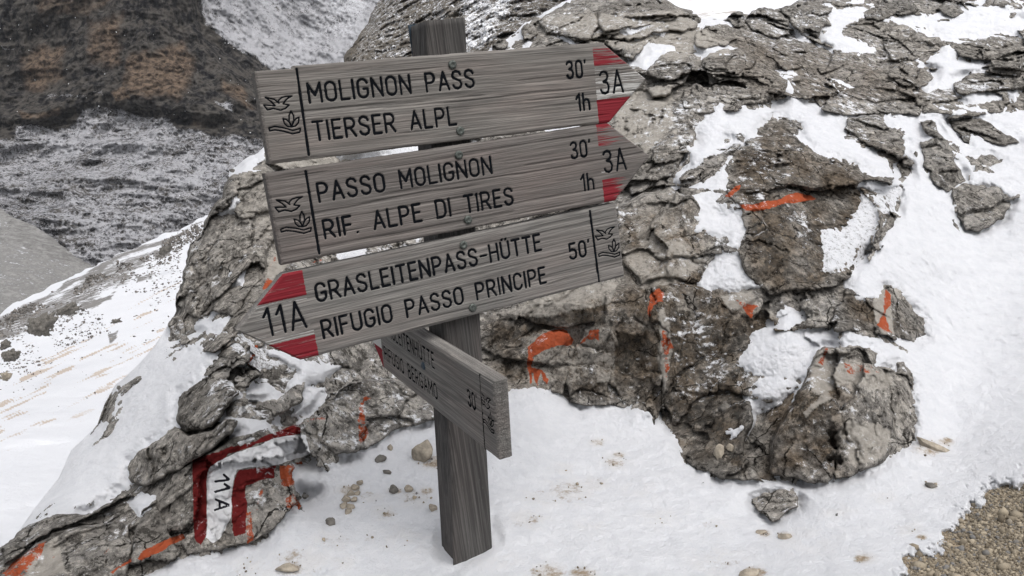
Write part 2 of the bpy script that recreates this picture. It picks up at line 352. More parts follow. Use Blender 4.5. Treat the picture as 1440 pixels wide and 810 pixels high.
paintsn(z2([(230,435),(245,390),(290,340),(290,290),(330,270),(325,200),(370,160),(410,120),(440,150),(560,130),(650,125),(670,60),(640,0),(690,20),(700,70),(730,100),(800,150),(900,165),(880,235),(950,280),(1040,330),(1090,380),
 (1100,440),(1070,480),(1000,470),(950,440),(980,390),(930,350),(850,320),(770,300),(720,260),(715,200),(640,165),(600,180),(560,215),(520,250),(470,260),(440,255),(400,300),(370,340),(280,370),(250,420)]), seed=5)
paintsn(z2([(1000,460),(1100,440),(1090,500),(1060,560),(1010,650),(960,665),(930,740),(860,765),(800,760),(790,640),(800,600),(850,590),(870,610),(900,560),(950,500),(955,450)]), thin=.75, seed=6)
paintsn(z2([(480,272),(460,330),(440,380),(430,450),(420,480),(480,510),(510,540),(510,600),(480,680),(490,750),(540,800),(575,815),(420,835),(360,830),(340,810),(350,790),(380,730),(430,650),(440,630),(380,630),(310,610),(320,550),(300,490),(320,440),(380,410),(440,320)]), thin=.62, seed=7)
zF = lambda L: s3(960, 0, L, 3.)
paintsn(zF([(860,487),(980,478),(1080,455),(1130,470),(1290,465),(1440,475),(1440,640),(1400,600),(1340,550),(1260,500),(1120,490),(1115,520),(1150,560),(1190,610),(1150,640),(1100,560),(1060,505),(1000,510),(1010,540),(960,570),(900,550),(860,500)]), seed=8)
paintsn(zF([(1000,580),(920,610),(930,650),(975,680),(985,740),(990,830),(1090,830),(1060,770),(1010,700),(1000,640)]), seed=9)
paintsn(zF([(590,0),(620,60),(620,110),(590,140),(580,190),(640,210),(700,225),(740,240),(800,228),(800,205),(740,175),(690,150),(660,130),(720,100),(770,70),(790,40),(740,20),(760,0)]), seed=10)
paintsn(zF([(850,85),(920,75),(1000,60),(1080,55),(1130,70),(1180,40),(1200,0),(1310,-30),(1345,30),(1440,80),(1600,90),(1600,165),(1440,155),(1330,150),(1230,160),(1180,165),(1140,200),(1150,250),(1240,262),(1280,300),(1180,325),(1120,370),(1030,390),(1020,370),(1060,320),(1060,290),(1000,265),(1080,220),(1110,180),(1060,145),(1000,130),(920,110)]), seed=11)
paintsn(zF([(1310,-60),(1345,30),(1440,100),(2600,110),(2600,-500),(1200,-200)]), seed=12)
paintsn(zF([(1170,405),(1240,390),(1320,400),(1340,415),(1300,435),(1200,435)]), seed=13); paintsn(zF([(1370,390),(1410,383),(1412,430),(1385,430)]), seed=14)
paintsn(zF([(640,340),(700,365),(710,385),(680,385),(650,360)]), seed=15, thin=.4); paintsn(zF([(470,120),(520,130),(530,170),(490,165)]), thin=.6, seed=16)
paintsn(zF([(50,200),(100,190),(200,215),(220,235),(120,240),(60,235)]), seed=17, thin=.3)
zT = lambda L: s3(680, 0, L, 3.43)
paintsn(zT([(-60,280),(0,250),(130,170),(203,113),(200,200),(232,205),(222,245),(100,280)]), seed=18)
paintsn(zT([(285,62),(330,40),(400,5),(400,60),(350,85),(300,80)]), seed=19, thin=.5)
paintsn(zT([(720,310),(740,270),(790,210),(850,205),(920,225),(900,245),(860,260),(820,300),(785,345),(750,340)]), seed=20)
paintsn(zT([(1040,75),(1100,80),(1180,105),(1150,130),(1090,140),(1050,110)]), seed=21, thin=.3)
paintsn(zT([(590,60),(640,90),(720,130),(770,170),(720,160),(640,110)]), seed=22, thin=.7); paintsn(zT([(380,175),(440,190),(440,215),(400,210)]), thin=.5, seed=23)
paintsn(zT([(720,90),(850,130),(870,160),(800,160),(730,130)]), thin=.8, seed=24)
zm = lambda L: s3(960, 540, L, 3.)
paintsn(zm([(280,20),(300,-20),(400,-40),(480,0),(440,40),(410,80),(330,120),(290,110)]), thin=.6, seed=25); paintsn(zm([(185,200),(240,165),(300,150),(270,200),(200,240)]), thin=.4, seed=26)
paintsn([(1034,512),(1060,470),(1090,450),(1115,440),(1128,455),(1128,475),(1150,488),(1140,515),(1120,532),(1070,530)], thin=.55, seed=27)
# left outcrop
paintsn([(242,487),(262,485),(285,470),(272,458),(280,448),(300,442),(318,445),(322,455),(300,470),(286,482),(284,494),(306,497),(289,526),(262,548),(249,558),(247,597),(213,623),(180,647),(177,673),(181,686),(147,707),(127,720),
 (77,720),(45,735),(20,750),(20,700),(70,640),(110,560),(150,560),(137,597),(160,560),(168,533),(150,500),(230,440)], seed=28)
paintsn([(120,600),(148,560),(165,540),(160,575),(148,592),(128,610)], add=False, seed=29)
paintsn([(370,487),(427,507),(481,514),(457,539),(429,544),(402,546),(417,524),(402,514),(378,504)], seed=30, thin=.15)
paintsn([(322,478),(335,470),(370,487),(378,504),(402,514),(380,522),(350,510),(325,500)], seed=31, thin=.8)
paintsn([(328,558),(353,541),(375,536),(395,551),(390,563),(363,566),(338,563)], seed=32, thin=.15)
paintsn([(432,546),(457,544),(449,568),(420,588),(405,586),(427,558)], seed=33, thin=.2); paintsn([(318,588),(338,588),(392,590),(390,600),(358,620),(333,623),(338,603)], seed=34, thin=.3)
paintsn([(173,707),(200,693),(217,697),(213,717),(197,727)], seed=35, thin=.3)
paintsn([(373,203),(337,226),(333,243),(347,253),(353,240),(373,222)], seed=36); paintsn([(310,276),(337,280),(330,297),(307,303)], seed=37); paintsn([(327,387),(342,388),(341,403),(329,400)], seed=38)
paintsn([(470,205),(600,170),(600,225),(480,222)], seed=39, thin=.2); paintsn([(748,195),(790,165),(812,180),(800,200)], seed=40, thin=.1); paintsn([(720,325),(775,305),(780,320),(730,335)], seed=43, thin=.1); paintsn([(470,355),(510,345),(515,360),(480,368)], seed=41, thin=.4)
for q_ in (zF([(1000,520),(1045,512),(1075,545),(1100,580),(1140,640),(1160,700),(1200,760),(1140,800),(1110,805),(1070,780),(1045,750),(1012,700),(1004,610),(1060,585),(1022,562)]), zF([(1115,497),(1150,490),(1260,500),(1340,555),(1415,603),(1360,614),(1290,598),(1220,573),(1208,608),(1180,595),(1150,555)]),
           zF([(1225,672),(1260,654),(1310,657),(1335,682),(1290,718),(1245,702)]), [(1338,266),(1358,258),(1402,262),(1422,281),(1410,306),(1393,316),(1374,325),(1358,323),(1346,304)], zm([(303,502),(332,463),(400,443),(458,452),(487,482),(487,516),(430,546),(380,580),(352,556),(312,528)])):
    paintsn(q_, add=False, seed=44, amp=2)
paintsn([(960,300),(990,290),(1040,300),(1045,330),(1000,340)], thin=.6, seed=42)
NSN = fbm(np.stack([GX, GY, GX * 0], -1) / 26, 5, 4, .6); NSF = fbm(np.stack([GX, GY, GX * 0], -1) / 6, 25, 3, .7)
BROWN = [z2([(560,215),(660,170),(780,305),(985,395),(1060,400),(960,680),(900,800),(600,850),(490,740),(505,600),(430,460),(470,300)]), [(680,440),(880,400),(905,380),(1000,385),(1060,430),(1160,470),(1150,500),(1060,540),(1050,680),(960,650),(900,575),(690,550)],
 [(1060,560),(1130,520),(1160,500),(1210,560),(1180,640),(1200,675),(1060,680)], [(860,300),(980,280),(1000,340),(960,400),(880,400)], [(1180,405),(1240,420),(1300,470),(1200,478)], [(1000,50),(1120,60),(1300,100),(1310,150),(1080,145),(1010,110)], [(1180,170),(1290,200),(1290,260),(1200,220)]]
BR = np.zeros(GX.shape)
for i_, b_ in enumerate(BROWN): BR = np.maximum(BR, sm(poly_sd(GX, GY, rough(b_, 10, 3, 60 + i_))[0], -10, 22) * (1. if i_ < 5 else .45))
BR = np.clip(BR * (.85 + .9 * NSN), 0, 1)
# ---- rock relief on the base lattice (kept low under the ground snow)
P1 = RAY * Z1[..., None]
need = INSIDE & (SN < 30)
REL = np.zeros(GX.shape); REL[need] = rock_relief(P1[need], 11, small=1 - .5 * BR[need])
REL *= np.clip((30 - SN) / 30, 0, 1) ** .5 * (1 - limb * .35)
sz = Z0 / 2.2
ZB = Z1 - REL * sz ** .5
print('base', time.time() - T0)

# ---- tone and paint masks (traced marks on the rock)
PAINT = np.zeros(GX.shape + (3,)); TONE = np.zeros(GX.shape + (3,)); BRC = np.repeat(BR[..., None], 3, 2)
def mark(arr, ch, poly, v=1., soft=None, seed=1, amp=1.8):
    soft = soft or (3.2 if arr is PAINT else 7.)
    P_ = rough(poly, amp, 2, seed); b = np.array(P_); m = (GX > b[:, 0].min() - 14) & (GX < b[:, 0].max() + 14) & (GY > b[:, 1].min() - 14) & (GY < b[:, 1].max() + 14)
    s, _, _ = poly_sd(GX[m], GY[m], P_); arr[..., ch][m] = np.maximum(arr[..., ch][m], v * sm(s, -soft, soft))
zB = lambda L: s3(660, 360, L, 3.376); z7 = lambda L: s3(960, 270, L, 3.); zL = lambda L: s3(0, 540, L, 3.)
mark(PAINT, 0, z2([(480,505),(560,500),(640,485),(700,460),(760,470),(778,486),(740,495),(650,505),(600,525),(550,535),(510,532)]), 1.15)
mark(PAINT, 0, z2([(425,475),(470,435),(495,430),(490,450),(450,482)]), 1.1)
mark(PAINT, 0, zB([(270,435),(320,385),(390,350),(470,350),(500,400),(490,425),(420,430),(360,450),(310,480),(300,530),(350,540),(380,590),(375,625),(355,600),(340,560),(325,622),(300,560),(290,622),(270,530)]), .92)
mark(PAINT, 0, zB([(478,455),(560,370),(570,345),(625,345),(625,420),(600,400),(560,400),(500,440)]), .85); mark(PAINT, 0, zB([(620,425),(665,450),(650,500),(615,450)]), .6)
mark(PAINT, 0, zB([(850,180),(900,140),(935,180),(925,225),(880,240),(860,300),(845,290)]), .85)
mark(TONE, 0, zB([(890,250),(930,240),(960,330),(970,450),(950,560),(930,660),(910,600),(890,480),(905,400)]), .9)
mark(PAINT, 0, zB([(915,350),(960,390),(978,440),(930,480),(905,420)]), .80); mark(PAINT, 0, zB([(905,340),(945,350),(960,420),(950,560),(938,640),(922,560),(915,450)]), .74); mark(PAINT, 0, zB([(925,510),(965,520),(940,590)]), .80)
mark(TONE, 0, z7([(150,430),(300,405),(330,480),(300,520),(190,500)]), .8); mark(PAINT, 0, z7([(210,440),(270,460),(325,480),(290,540),(230,470)]), .85)
mark(TONE, 0, z7([(845,395),(885,430),(890,540),(895,605),(850,605),(808,540),(798,460)]), 1.); mark(PAINT, 0, z7([(850,395),(885,430),(888,470),(860,520),(893,600),(860,595),(815,560),(845,500)]), .85)
mark(TONE, 0, z7([(530,740),(560,670),(620,650),(640,700),(730,715),(800,735),(860,755),(900,790),(860,850),(700,810),(600,860),(540,850)]), .85)
mark(PAINT, 0, z7([(560,730),(600,650),(625,655),(600,735)]), .8); mark(PAINT, 0, z7([(660,708),(800,725),(850,770),(700,775),(670,722)]), .72)
mark(TONE, 0, zm([(650,200),(700,150),(760,170),(830,160),(880,200),(870,280),(830,320),(760,340),(700,330),(690,270)]), .95); mark(TONE, 0, zm([(500,120),(560,60),(620,20),(640,60),(560,110),(520,150)]), .8)
mark(TONE, 0, zm([(860,80),(970,60),(980,200),(900,200)]), .6)
mark(TONE, 0, [(730,470),(800,450),(870,460),(870,540),(820,545),(740,545)], .62); mark(TONE, 0, [(870,350),(960,330),(1000,370),(960,400),(900,410)], .68); mark(TONE, 0, [(690,440),(800,400),(880,390),(860,430),(760,450)], .7)
mark(TONE, 0, [(870,130),(950,110),(950,180),(900,230),(860,190)], .75); mark(TONE, 0, [(880,290),(960,240),(960,330),(900,360)], .6); mark(TONE, 0, [(740,20),(960,10),(1010,50),(960,90),(820,60)], .7)
mark(TONE, 0, [(960,45),(1040,55),(1030,80),(980,90)], .7); mark(TONE, 0, [(320,240),(370,215),(420,300),(380,360),(330,300)], .6); mark(TONE, 0, [(360,200),(600,190),(600,235),(380,240)], .8)
mark(TONE, 1, [(730,440),(880,430),(900,460),(810,470),(740,470)], .62); mark(TONE, 1, [(855,470),(915,455),(905,530),(860,545)], .62, 14); mark(TONE, 1, [(990,470),(1060,560),(1030,640),(960,600)], .45)  # the second mark paints the hollow's shade into the rock colour
mark(TONE, 1, [(1040,180),(1120,190),(1215,300),(1190,420),(1060,400),(1040,330),(1030,230)], .58, 20); mark(TONE, 1, [(880,420),(1060,430),(1100,560),(1060,670),(980,650),(900,560)], .58, 20); mark(TONE, 1, [(1110,560),(1180,520),(1200,650),(1110,670)], .55, 14); mark(TONE, 1, [(690,500),(860,470),(900,560),(700,545)], .5, 14); mark(TONE, 1, [(1190,330),(1250,310),(1230,380)], .4); mark(TONE, 1, [(1190,420),(1240,430),(1220,480),(1170,470)], .45)
mark(TONE, 1, [(860,350),(900,300),(1000,400),(920,450)], .45)
# left painted trail mark
mark(PAINT, 1, zL([(810,320),(980,258),(1000,280),(940,322),(890,350),(878,372),(872,640),(850,685),(818,650)]), 1.05)
mark(PAINT, 2, zL([(872,345),(1000,288),(1100,258),(1150,228),(1290,214),(1312,296),(1230,322),(1150,342),(1050,352),(1000,362),(982,420),(975,560),(940,630),(900,672),(862,640),(875,500)]), 1.2)
mark(PAINT, 1, zL([(1005,360),(1170,340),(1160,400),(1040,432),(1045,520),(1040,632),(985,645),(975,560),(983,420)]), .95)
mark(PAINT, 0, zL([(1175,340),(1240,330),(1285,320),(1250,422),(1215,450),(1180,430)]), .8); mark(PAINT, 0, zL([(1035,540),(1072,520),(1078,660),(1038,692)]), .8); mark(PAINT, 0, zL([(1100,420),(1128,425),(1092,545),(1070,550)]), .75)
mark(PAINT, 1, zL([(1140,210),(1240,165),(1275,185),(1270,212),(1150,232)]), 1.); mark(PAINT, 0, zL([(1200,185),(1330,135),(1395,140),(1395,152),(1290,165),(1210,205)]), .75)
mark(PAINT, 1, zL([(970,262),(1080,238),(1150,205),(1160,232),(1060,268),(960,300)]), 1.0)
mark(PAINT, 0, zL([(1200,480),(1240,445),(1285,520),(1245,562),(1205,520)]), .75)
mark(PAINT, 0, zL([(575,740),(600,700),(780,625),(787,652),(700,700),(600,748)]), .95); mark(PAINT, 0, zL([(452,795),(562,722),(562,752),(480,805)]), .9); mark(PAINT, 0, zL([(425,725),(480,640),(472,705),(438,735)]), .68)
mark(PAINT, 0, zL([(0,800),(60,740),(212,643),(180,722),(120,800),(60,840)]), .78); mark(TONE, 0, zL([(60,740),(250,630),(290,800),(140,850)]), .8); mark(PAINT, 0, zL([(200,740),(250,690),(262,725),(215,760)]), .62)
mark(PAINT, 0, s3(180, 440, [(640,190),(662,168),(640,200)], 4.05), .7); mark(PAINT, 0, s3(180, 440, [(690,250),(705,195),(720,178),(758,178),(745,225),(700,305),(675,300)], 4.05), .85)
mark(PAINT, 0, s3(500, 460, [(10,440),(40,400),(105,388),(95,415),(55,430),(60,540),(88,600),(60,650),(15,682),(8,600),(12,500)], 4.05), .8); mark(PAINT, 0, s3(500, 460, [(160,380),(210,380),(215,418),(185,410)], 4.05), .65)
mark(PAINT, 0, s3(320, 350, [(212,262),(240,190),(262,180),(292,200),(280,240),(225,275)], 4.5), .9); mark(PAINT, 0, s3(320, 350, [(265,95),(290,45),(318,30),(322,75),(285,110),(235,170)], 4.5), .75); mark(TONE, 0, s3(320, 350, [(240,170),(270,60),(330,20),(380,110),(300,200),(225,270)], 4.5), 1.)
mark(PAINT, 0, s3(320, 350, [(500,95),(545,70),(600,60),(610,80),(520,105)], 4.5), .8)
for stroke in ([(905,412),(968,404)], [(968,404),(942,380)], [(905,456),(970,438)], [(970,438),(945,420)], [(903,533),(968,511)], [(968,511),(907,486)], [(928,526),(926,493)]):
    (ax, ay), (bx, by) = stroke; d = np.array([by - ay, ax - bx], float); d *= 4.6 / np.hypot(*d)
    mark(TONE, 2, zL([(ax + d[0], ay + d[1]), (bx + d[0], by + d[1]), (bx - d[0], by - d[1]), (ax - d[0], ay - d[1])]), 1.1, 1.3, amp=.3)

# ---- boulders and slabs that can be told apart: each is its own closed body on the same lattice
COMP = ZB.copy()
def grid_faces(ids, ok):
    a, b, c, d = ids[:-1, :-1], ids[:-1, 1:], ids[1:, 1:], ids[1:, :-1]; m = ok[:-1, :-1] & ok[:-1, 1:] & ok[1:, 1:] & ok[1:, :-1]
    return np.stack([a[m], d[m], c[m], b[m]], 1)
def boundary(fc):                              # directed boundary edges of a quad list
    e = np.concatenate([fc[:, [i, (i + 1) % 4]] for i in range(4)]).astype(np.int64); n = e.max() + 1
    k = e[:, 0] * n + e[:, 1]; r = e[:, 1] * n + e[:, 0]; return e[~np.isin(k, r)]
def boulder(label, poly, bulge, rnd, seed, group=None, tilt=(0, 0), amp=3., k=.7, thick=.3, back=.05, cat='rock', name='boulder', rel=1., zoff=0.):
    P_ = rough(poly, amp, 3, seed); x0, y0 = P_.min(0); x1, y1 = P_.max(0)
    j0, j1 = np.searchsorted(GX[0], x0 - 3), np.searchsorted(GX[0], x1 + 3); i0, i1 = np.searchsorted(GY[:, 0], y0 - 3), np.searchsorted(GY[:, 0], y1 + 3)
    sl = (slice(i0, i1), slice(j0, j1)); gx, gy = GX[sl], GY[sl]
    s, nx, ny = poly_sd(gx, gy, P_); out = (s < 0) & (s > -STEP * 1.5); px = np.where(out, nx, gx); py = np.where(out, ny, gy)
    if tilt == (0, 0): rt = random.Random(seed); tilt = (rt.uniform(-.05, .05), rt.uniform(-.03, .06))
    rnd = rnd * .34; bulge = bulge * (.38 if group == 'blocks of the rock face behind the signpost' else .55); back = .03; rel = .4 if 'alone' in label or 'small low rock' in label else 1.; t = np.clip(s / rnd, 0, 1); cx, cy = (x0 + x1) / 2, (y0 + y1) / 2
    z = Z0[sl]; prof = np.sqrt(np.clip(1 - (1 - t) ** 2.4, 0, 1)) * (.75 + .5 * fbm(np.stack([gx, gy, gx * 0 + seed * 9], -1) / 45, seed, 3))
    z = z * (1 + zoff) + back * (1 - sm(t, 0, .35)) - bulge * prof + tilt[0] * (gx - cx) / 100 + tilt[1] * (gy - cy) / 100
    ray = np.stack([(px - 720) / F, (py - 405) / F, np.ones_like(px)], -1); P = ray * z[..., None]
    z = z - rel * rock_relief(P, 100 + seed * 31, k, .85, 1 - .5 * BR[sl]) * (z / 2.2) ** .5
    P = ray * z[..., None]; ok = s > -STEP * 1.5
    ids = np.full(s.shape, -1); ids[ok] = np.arange(ok.sum()); fc = grid_faces(ids, ok)
    e = boundary(fc); V = P[ok]; n = len(V); uniq = np.unique(e); rm = np.full(n, -1); rm[uniq] = np.arange(len(uniq)) + n
    c = V.mean(0); B = V[uniq]; Bk = c + (B - c) * .72; Bk = Bk * (1 + thick * .55 / c[2]); tip = (c * (1 + thick / c[2]))[None]
    side = np.stack([e[:, 1], e[:, 0], rm[e[:, 0]], rm[e[:, 1]]], 1); cap = np.stack([rm[e[:, 1]], rm[e[:, 0]], np.full(len(e), n + len(uniq))], 1)
    Wv, loc = recenter(to_world(np.concatenate([V, Bk, tip])))
    me = mesh_np(name, Wv, [fc, side, cap], smooth=False); z3 = np.zeros((len(Bk) + 1, 3))
    attr(me, 'paint', np.concatenate([PAINT[sl][ok], z3])); attr(me, 'tone', np.concatenate([TONE[sl][ok], z3])); attr(me, 'weather', np.concatenate([BRC[sl][ok], z3]))
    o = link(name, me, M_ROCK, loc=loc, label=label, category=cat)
    if group: o['group'] = group
    m = s > 1; C = COMP[sl]; C[m] = np.minimum(C[m], z[m]); COMP[sl] = C
    return o
G1, G2, G3 = 'rocks of the upper outcrop', 'blocks of the rock face behind the signpost', 'blocks of the left outcrop'
BL = [
 ('large brown slab with a broad orange paint stroke, framed by snow bands', z2([(560,215),(610,165),(660,170),(720,200),(720,265),(780,305),(860,325),(935,360),(985,395),(1060,400),(1120,400),(1135,430),(1115,450),(1075,560),(1000,690),(960,680),(930,745),(900,800),(840,830),(700,835),(600,850),(540,815),(490,740),(480,660),(505,600),(480,510),(430,460),(460,380),(470,300),(500,262)]), .10, 34, G2, (.0, -.01)),
 ('dark grey block with orange and beige paint at the right end, above the tan-patched boulder', z7([(690,400),(740,425),(800,440),(850,398),(900,425),(960,490),(1000,520),(1035,570),(1043,605),(960,637),(890,632),(820,605),(740,600),(600,592),(620,540),(660,470)]), .12, 26, G2, (.02, 0)),
 ('big rounded boulder with tan patches at the foot of the outcrop', z7([(520,760),(560,672),(600,648),(700,643),(790,653),(828,680),(822,728),(900,755),(905,718),(935,715),(972,765),(985,880),(988,1000),(960,1075),(870,1130),(780,1175),(650,1222),(560,1242),(430,1215),(360,1190),(370,1040),(420,960),(470,880)]), .16, 40, G2, (.03, .03)),
 ('small dark rock alone in the snow below the tan-patched boulder', zm([(300,500),(330,460),(400,440),(460,448),(490,480),(490,520),(430,550),(380,585),(350,560),(310,530)]), .05, 12, None, (0, 0)),
 ('dark square rock standing alone in the right snowfield', [(1336,262),(1358,256),(1402,260),(1424,280),(1412,308),(1394,318),(1374,327),(1356,325),(1344,305),(1338,285)], .11, 12, None, (0, 0)),
 ('narrow upright rock between two snow gullies at upper right', zF([(1000,512),(1050,505),(1075,540),(1100,575),(1140,640),(1160,700),(1205,765),(1150,795),(1110,815),(1070,785),(1045,760),(1010,700),(1000,600),(1060,580),(1020,560)]), .12, 13, G1, (0, 0)),
 ('tan and grey flat rock at the right edge under the snow ledge', zF([(1112,495),(1150,487),(1260,495),(1340,550),(1425,605),(1360,617),(1290,600),(1220,575),(1210,612),(1180,600),(1150,560)]), .08, 13, G1, (0, 0)),
 ('small low rock in thin snow below the tan flat rock', zF([(1222,670),(1260,650),(1310,653),(1340,680),(1290,722),(1245,705)]), .05, 8, G1, (0, 0)),
 ('grey sloping block between the snow band and the right gully, above the slab', zF([(690,498),(760,485),(840,495),(890,560),(950,580),(945,640),(975,680),(970,705),(930,700),(900,660),(820,630),(740,590),(680,545)]), .10, 15, G1, (0, 0)),
 ('dark rib of rock along the right rim of the slab beside the gully', zF([(925,690),(965,720),(965,790),(940,850),(890,960),(850,1040),(820,1060),(770,1055),(840,960),(890,870),(910,800)]), .07, 8, G2, (0, 0)),
 ('wedge of dark grey layered rock with a straight crack, centre of the upper outcrop', zF([(85,250),(150,210),(260,208),(325,245),(380,290),(445,335),(440,375),(420,405),(330,440),(220,468),(160,430),(125,375),(90,300)]), .14, 20, G1, (.0, .02)),
 ('upper half of the cracked grey wedge, a slanting flat plate', zF([(82,248),(150,208),(262,206),(322,240),(300,285),(210,325),(130,355),(92,300)]), .20, 16, G1, (.0, .02)),
 ('small split rock left of the cracked grey wedge', zF([(0,390),(60,350),(120,395),(155,440),(110,480),(80,510),(30,480),(0,470)]), .12, 12, G1, (0, 0)),
 ('pale rounded rock just right of the upper arrow tip', zT([(790,330),(850,265),(910,245),(980,255),(1010,310),(1000,370),(940,420),(880,470),(810,480),(790,440),(760,410)]), .13, 16, G1, (0, 0)),
 ('beige topped rock on the crest below the far snow slope', zF([(45,150),(110,110),(190,100),(245,130),(240,165),(180,200),(90,207),(50,190)]), .14, 12, G1, (0, 0)),
 ('small round dark stone on the crest next to the blocky grey rock', zF([(183,80),(215,52),(255,52),(270,85),(262,112),(215,112)]), .10, 8, G1, (0, 0)),
 ('blocky grey rock on the crest right of the round dark stone', zF([(262,90),(290,48),(370,35),(425,60),(450,100),(455,150),(400,165),(330,140),(285,125)]), .14, 12, G1, (0, 0)),
 ('wide dark crest rock left of the top snow gully', zF([(405,35),(480,12),(560,18),(610,55),(630,110),(590,118),(570,160),(500,140),(460,105),(440,70)]), .14, 14, G1, (0, 0)),
 ('dark crest rock between two top snow gullies', zF([(755,50),(800,30),(880,10),(960,8),(1000,40),(960,62),(880,70),(850,88),(770,78)]), .12, 10, G1, (0, 0)),
 ('rock with a dark cap at the very top right of the ridge', zF([(1065,40),(1110,0),(1190,5),(1215,40),(1240,55),(1180,62),(1150,78),(1100,62)]), .12, 9, G1, (0, 0)),
 ('broad mottled rock in the middle of the upper right outcrop', zF([(840,150),(880,105),(960,110),(1030,150),(1085,155),(1105,185),(1080,215),(1010,240),(940,262),(870,250),(845,200)]), .15, 14, G1, (0, 0)),
 ('brown chunk with a tan face under the broad mottled rock', zF([(870,290),(930,265),(1020,285),(1060,325),(1030,365),(990,375),(900,350),(865,325)]), .14, 12, G1, (0, 0)),
 ('brown crumbly block right of the cracked grey wedge', zF([(345,205),(420,170),(520,195),(545,240),(500,290),(440,305),(400,270),(350,240)]), .12, 14, G1, (0, 0)),
 ('long flat shelf of rock above the slanting snow band', zF([(510,405),(600,390),(720,400),(860,420),(980,430),(1060,440),(1080,455),(980,480),(850,488),(650,482),(575,452)]), .12, 9, G1, (0, .0)),
 ('dark overhanging ledge at the right edge above the snow strip', zF([(1135,350),(1180,330),(1290,270),(1440,225),(1560,240),(1560,380),(1440,372),(1300,388),(1180,405),(1150,390)]), .20, 16, G1, (0, 0)),
 ('grey brow of rock at the right edge above the dark ledge', zF([(1138,210),(1180,175),(1240,160),(1340,152),(1440,158),(1560,170),(1560,225),(1440,220),(1350,240),(1260,255),(1180,245)]), .16, 13, G1, (0, 0)),
 ('slab leaning behind the lower arrow tip, left of the snow patch', [(868,288),(905,270),(940,262),(975,275),(985,300),(1000,335),(1022,340),(1000,372),(985,400),(960,398),(935,392),(900,402),(872,370)], .10, 24, G2, (0, 0)),
 ('pale grey lumpy rock between the two arrow tips and the snow', [(878,150),(910,140),(948,142),(975,165),(980,190),(968,215),(945,250),(915,265),(885,275),(872,240),(905,215),(900,190)], .12, 20, G2, (0, 0)),
 ('small dark rock at the left foot of the upper snow patch', zF([(-20,740),(40,690),(140,660),(240,580),(262,600),(200,650),(150,710),(60,780),(0,785)]), .08, 10, G2, (0, 0)),
 ('brown rock panel with the tall orange and beige streak', [(905,405),(935,395),(985,402),(1008,415),(1018,440),(1050,460),(1062,480),(1045,500),(1020,520),(1008,560),(985,590),(950,600),(930,570),(925,520),(920,470)], .07, 26, G2, (0, 0)),
 ('small pale rock daubed with red paint under the snow tongue', z7([(140,440),(200,420),(300,405),(335,430),(335,500),(300,545),(210,520),(165,480)]), .11, 12, G2, (0, 0)),
 ('brown foot of the outcrop rising from the snow right of the dark hole', [(925,565),(955,590),(990,585),(1030,560),(1055,560),(1060,590),(1045,640),(1075,678),(1010,674),(980,662),(960,645),(945,612)], .06, 18, G2, (0, 0)),
 ('brown block left of the dark hole with faint orange flecks', [(820,462),(855,455),(870,480),(862,520),(855,560),(822,572),(800,560),(795,520),(805,490)], .07, 14, G2, (0, 0)),
 ('rock with the orange painted arch beside the post', [(735,480),(762,462),(800,468),(812,490),(800,530),(792,556),(765,548),(738,545),(728,510)], .08, 14, G2, (0, 0)),
 ('square brown block above the dark hole behind the signpost', [(850,415),(885,402),(912,415),(915,450),(905,475),(870,470),(845,455)], .09, 14, G2, (0, 0)),
 ('grey knobbly rock directly right of the post under the boards', [(690,455),(730,430),(790,425),(835,430),(840,455),(800,462),(760,458),(735,475),(725,500),(690,505)], .07, 12, G2, (0, 0)),
 ('low brown block at the snow edge between the post and the dark hole', [(800,565),(815,548),(860,560),(905,545),(922,572),(900,577),(850,572)], .05, 8, G2, (0, 0)),
 # left outcrop
 ('tall grey crag with small snow caps left of the signboards', [(262,372),(268,343),(284,328),(291,306),(312,278),(322,250),(338,240),(372,225),(395,250),(400,310),(378,352),(368,395),(345,425),(330,448),(300,440),(280,450),(262,440),(248,432),(250,412),(258,396)], .12, 30, G3, (0, 0)),
 ('long grey rib running behind the red arrow tip of the lowest long board', [(284,492),(305,470),(322,448),(345,425),(372,395),(385,400),(360,440),(340,470),(318,490),(300,498)], .12, 10, G3, (0, 0)),
 ('small dark stone on the left outline of the grey crag', [(236,455),(248,444),(258,450),(262,470),(270,480),(255,487),(240,470)], .06, 8, G3, (0, 0)),
 ('rounded grey boulder with curling cracks between snow drift and snow cushion', [(250,560),(262,548),(290,528),(307,500),(325,500),(350,512),(372,525),(350,545),(330,560),(318,575),(310,592),(290,605),(262,610),(248,595)], .16, 26, G3, (0, 0)),
 ('smooth overhanging lip of rock below the snow cushion', [(350,562),(390,560),(405,548),(432,536),(428,560),(405,578),(375,588),(352,585),(338,570)], .14, 12, G3, (0, 0)),
 ('long grey rock wedge resting above the painted trail mark', [(178,660),(182,645),(213,622),(246,598),(265,612),(292,606),(315,590),(335,592),(325,612),(300,632),(270,650),(235,668),(205,686),(184,680)], .17, 18, G3, (0, 0)),
 ('grey rock face carrying the red and white painted 11A mark', [(225,690),(240,665),(268,648),(300,632),(338,612),(372,602),(405,598),(435,600),(445,625),(425,650),(410,665),(415,688),(425,700),(400,728),(380,750),(355,765),(310,776),(262,782),(240,740)], .06, 16, G3, (0, 0)),
 ('grey rock with a single vertical orange smear left of the post', [(450,575),(475,548),(505,535),(545,532),(580,545),(605,560),(612,592),(565,602),(527,626),(500,638),(470,640),(450,625),(442,600)], .10, 20, G3, (0, 0)),
 ('grey block crossed by an orange paint bar at the lower left', [(190,745),(198,718),(222,700),(236,740),(258,780),(215,800),(196,830),(176,810)], .09, 13, G3, (0, 0)),
 ('brownish rock with an orange daubed edge in the bottom left corner', [(-10,812),(20,790),(50,762),(72,748),(100,740),(150,735),(185,735),(188,770),(180,815),(150,860),(40,880),(-30,860)], .10, 22, G3, (0, 0)),
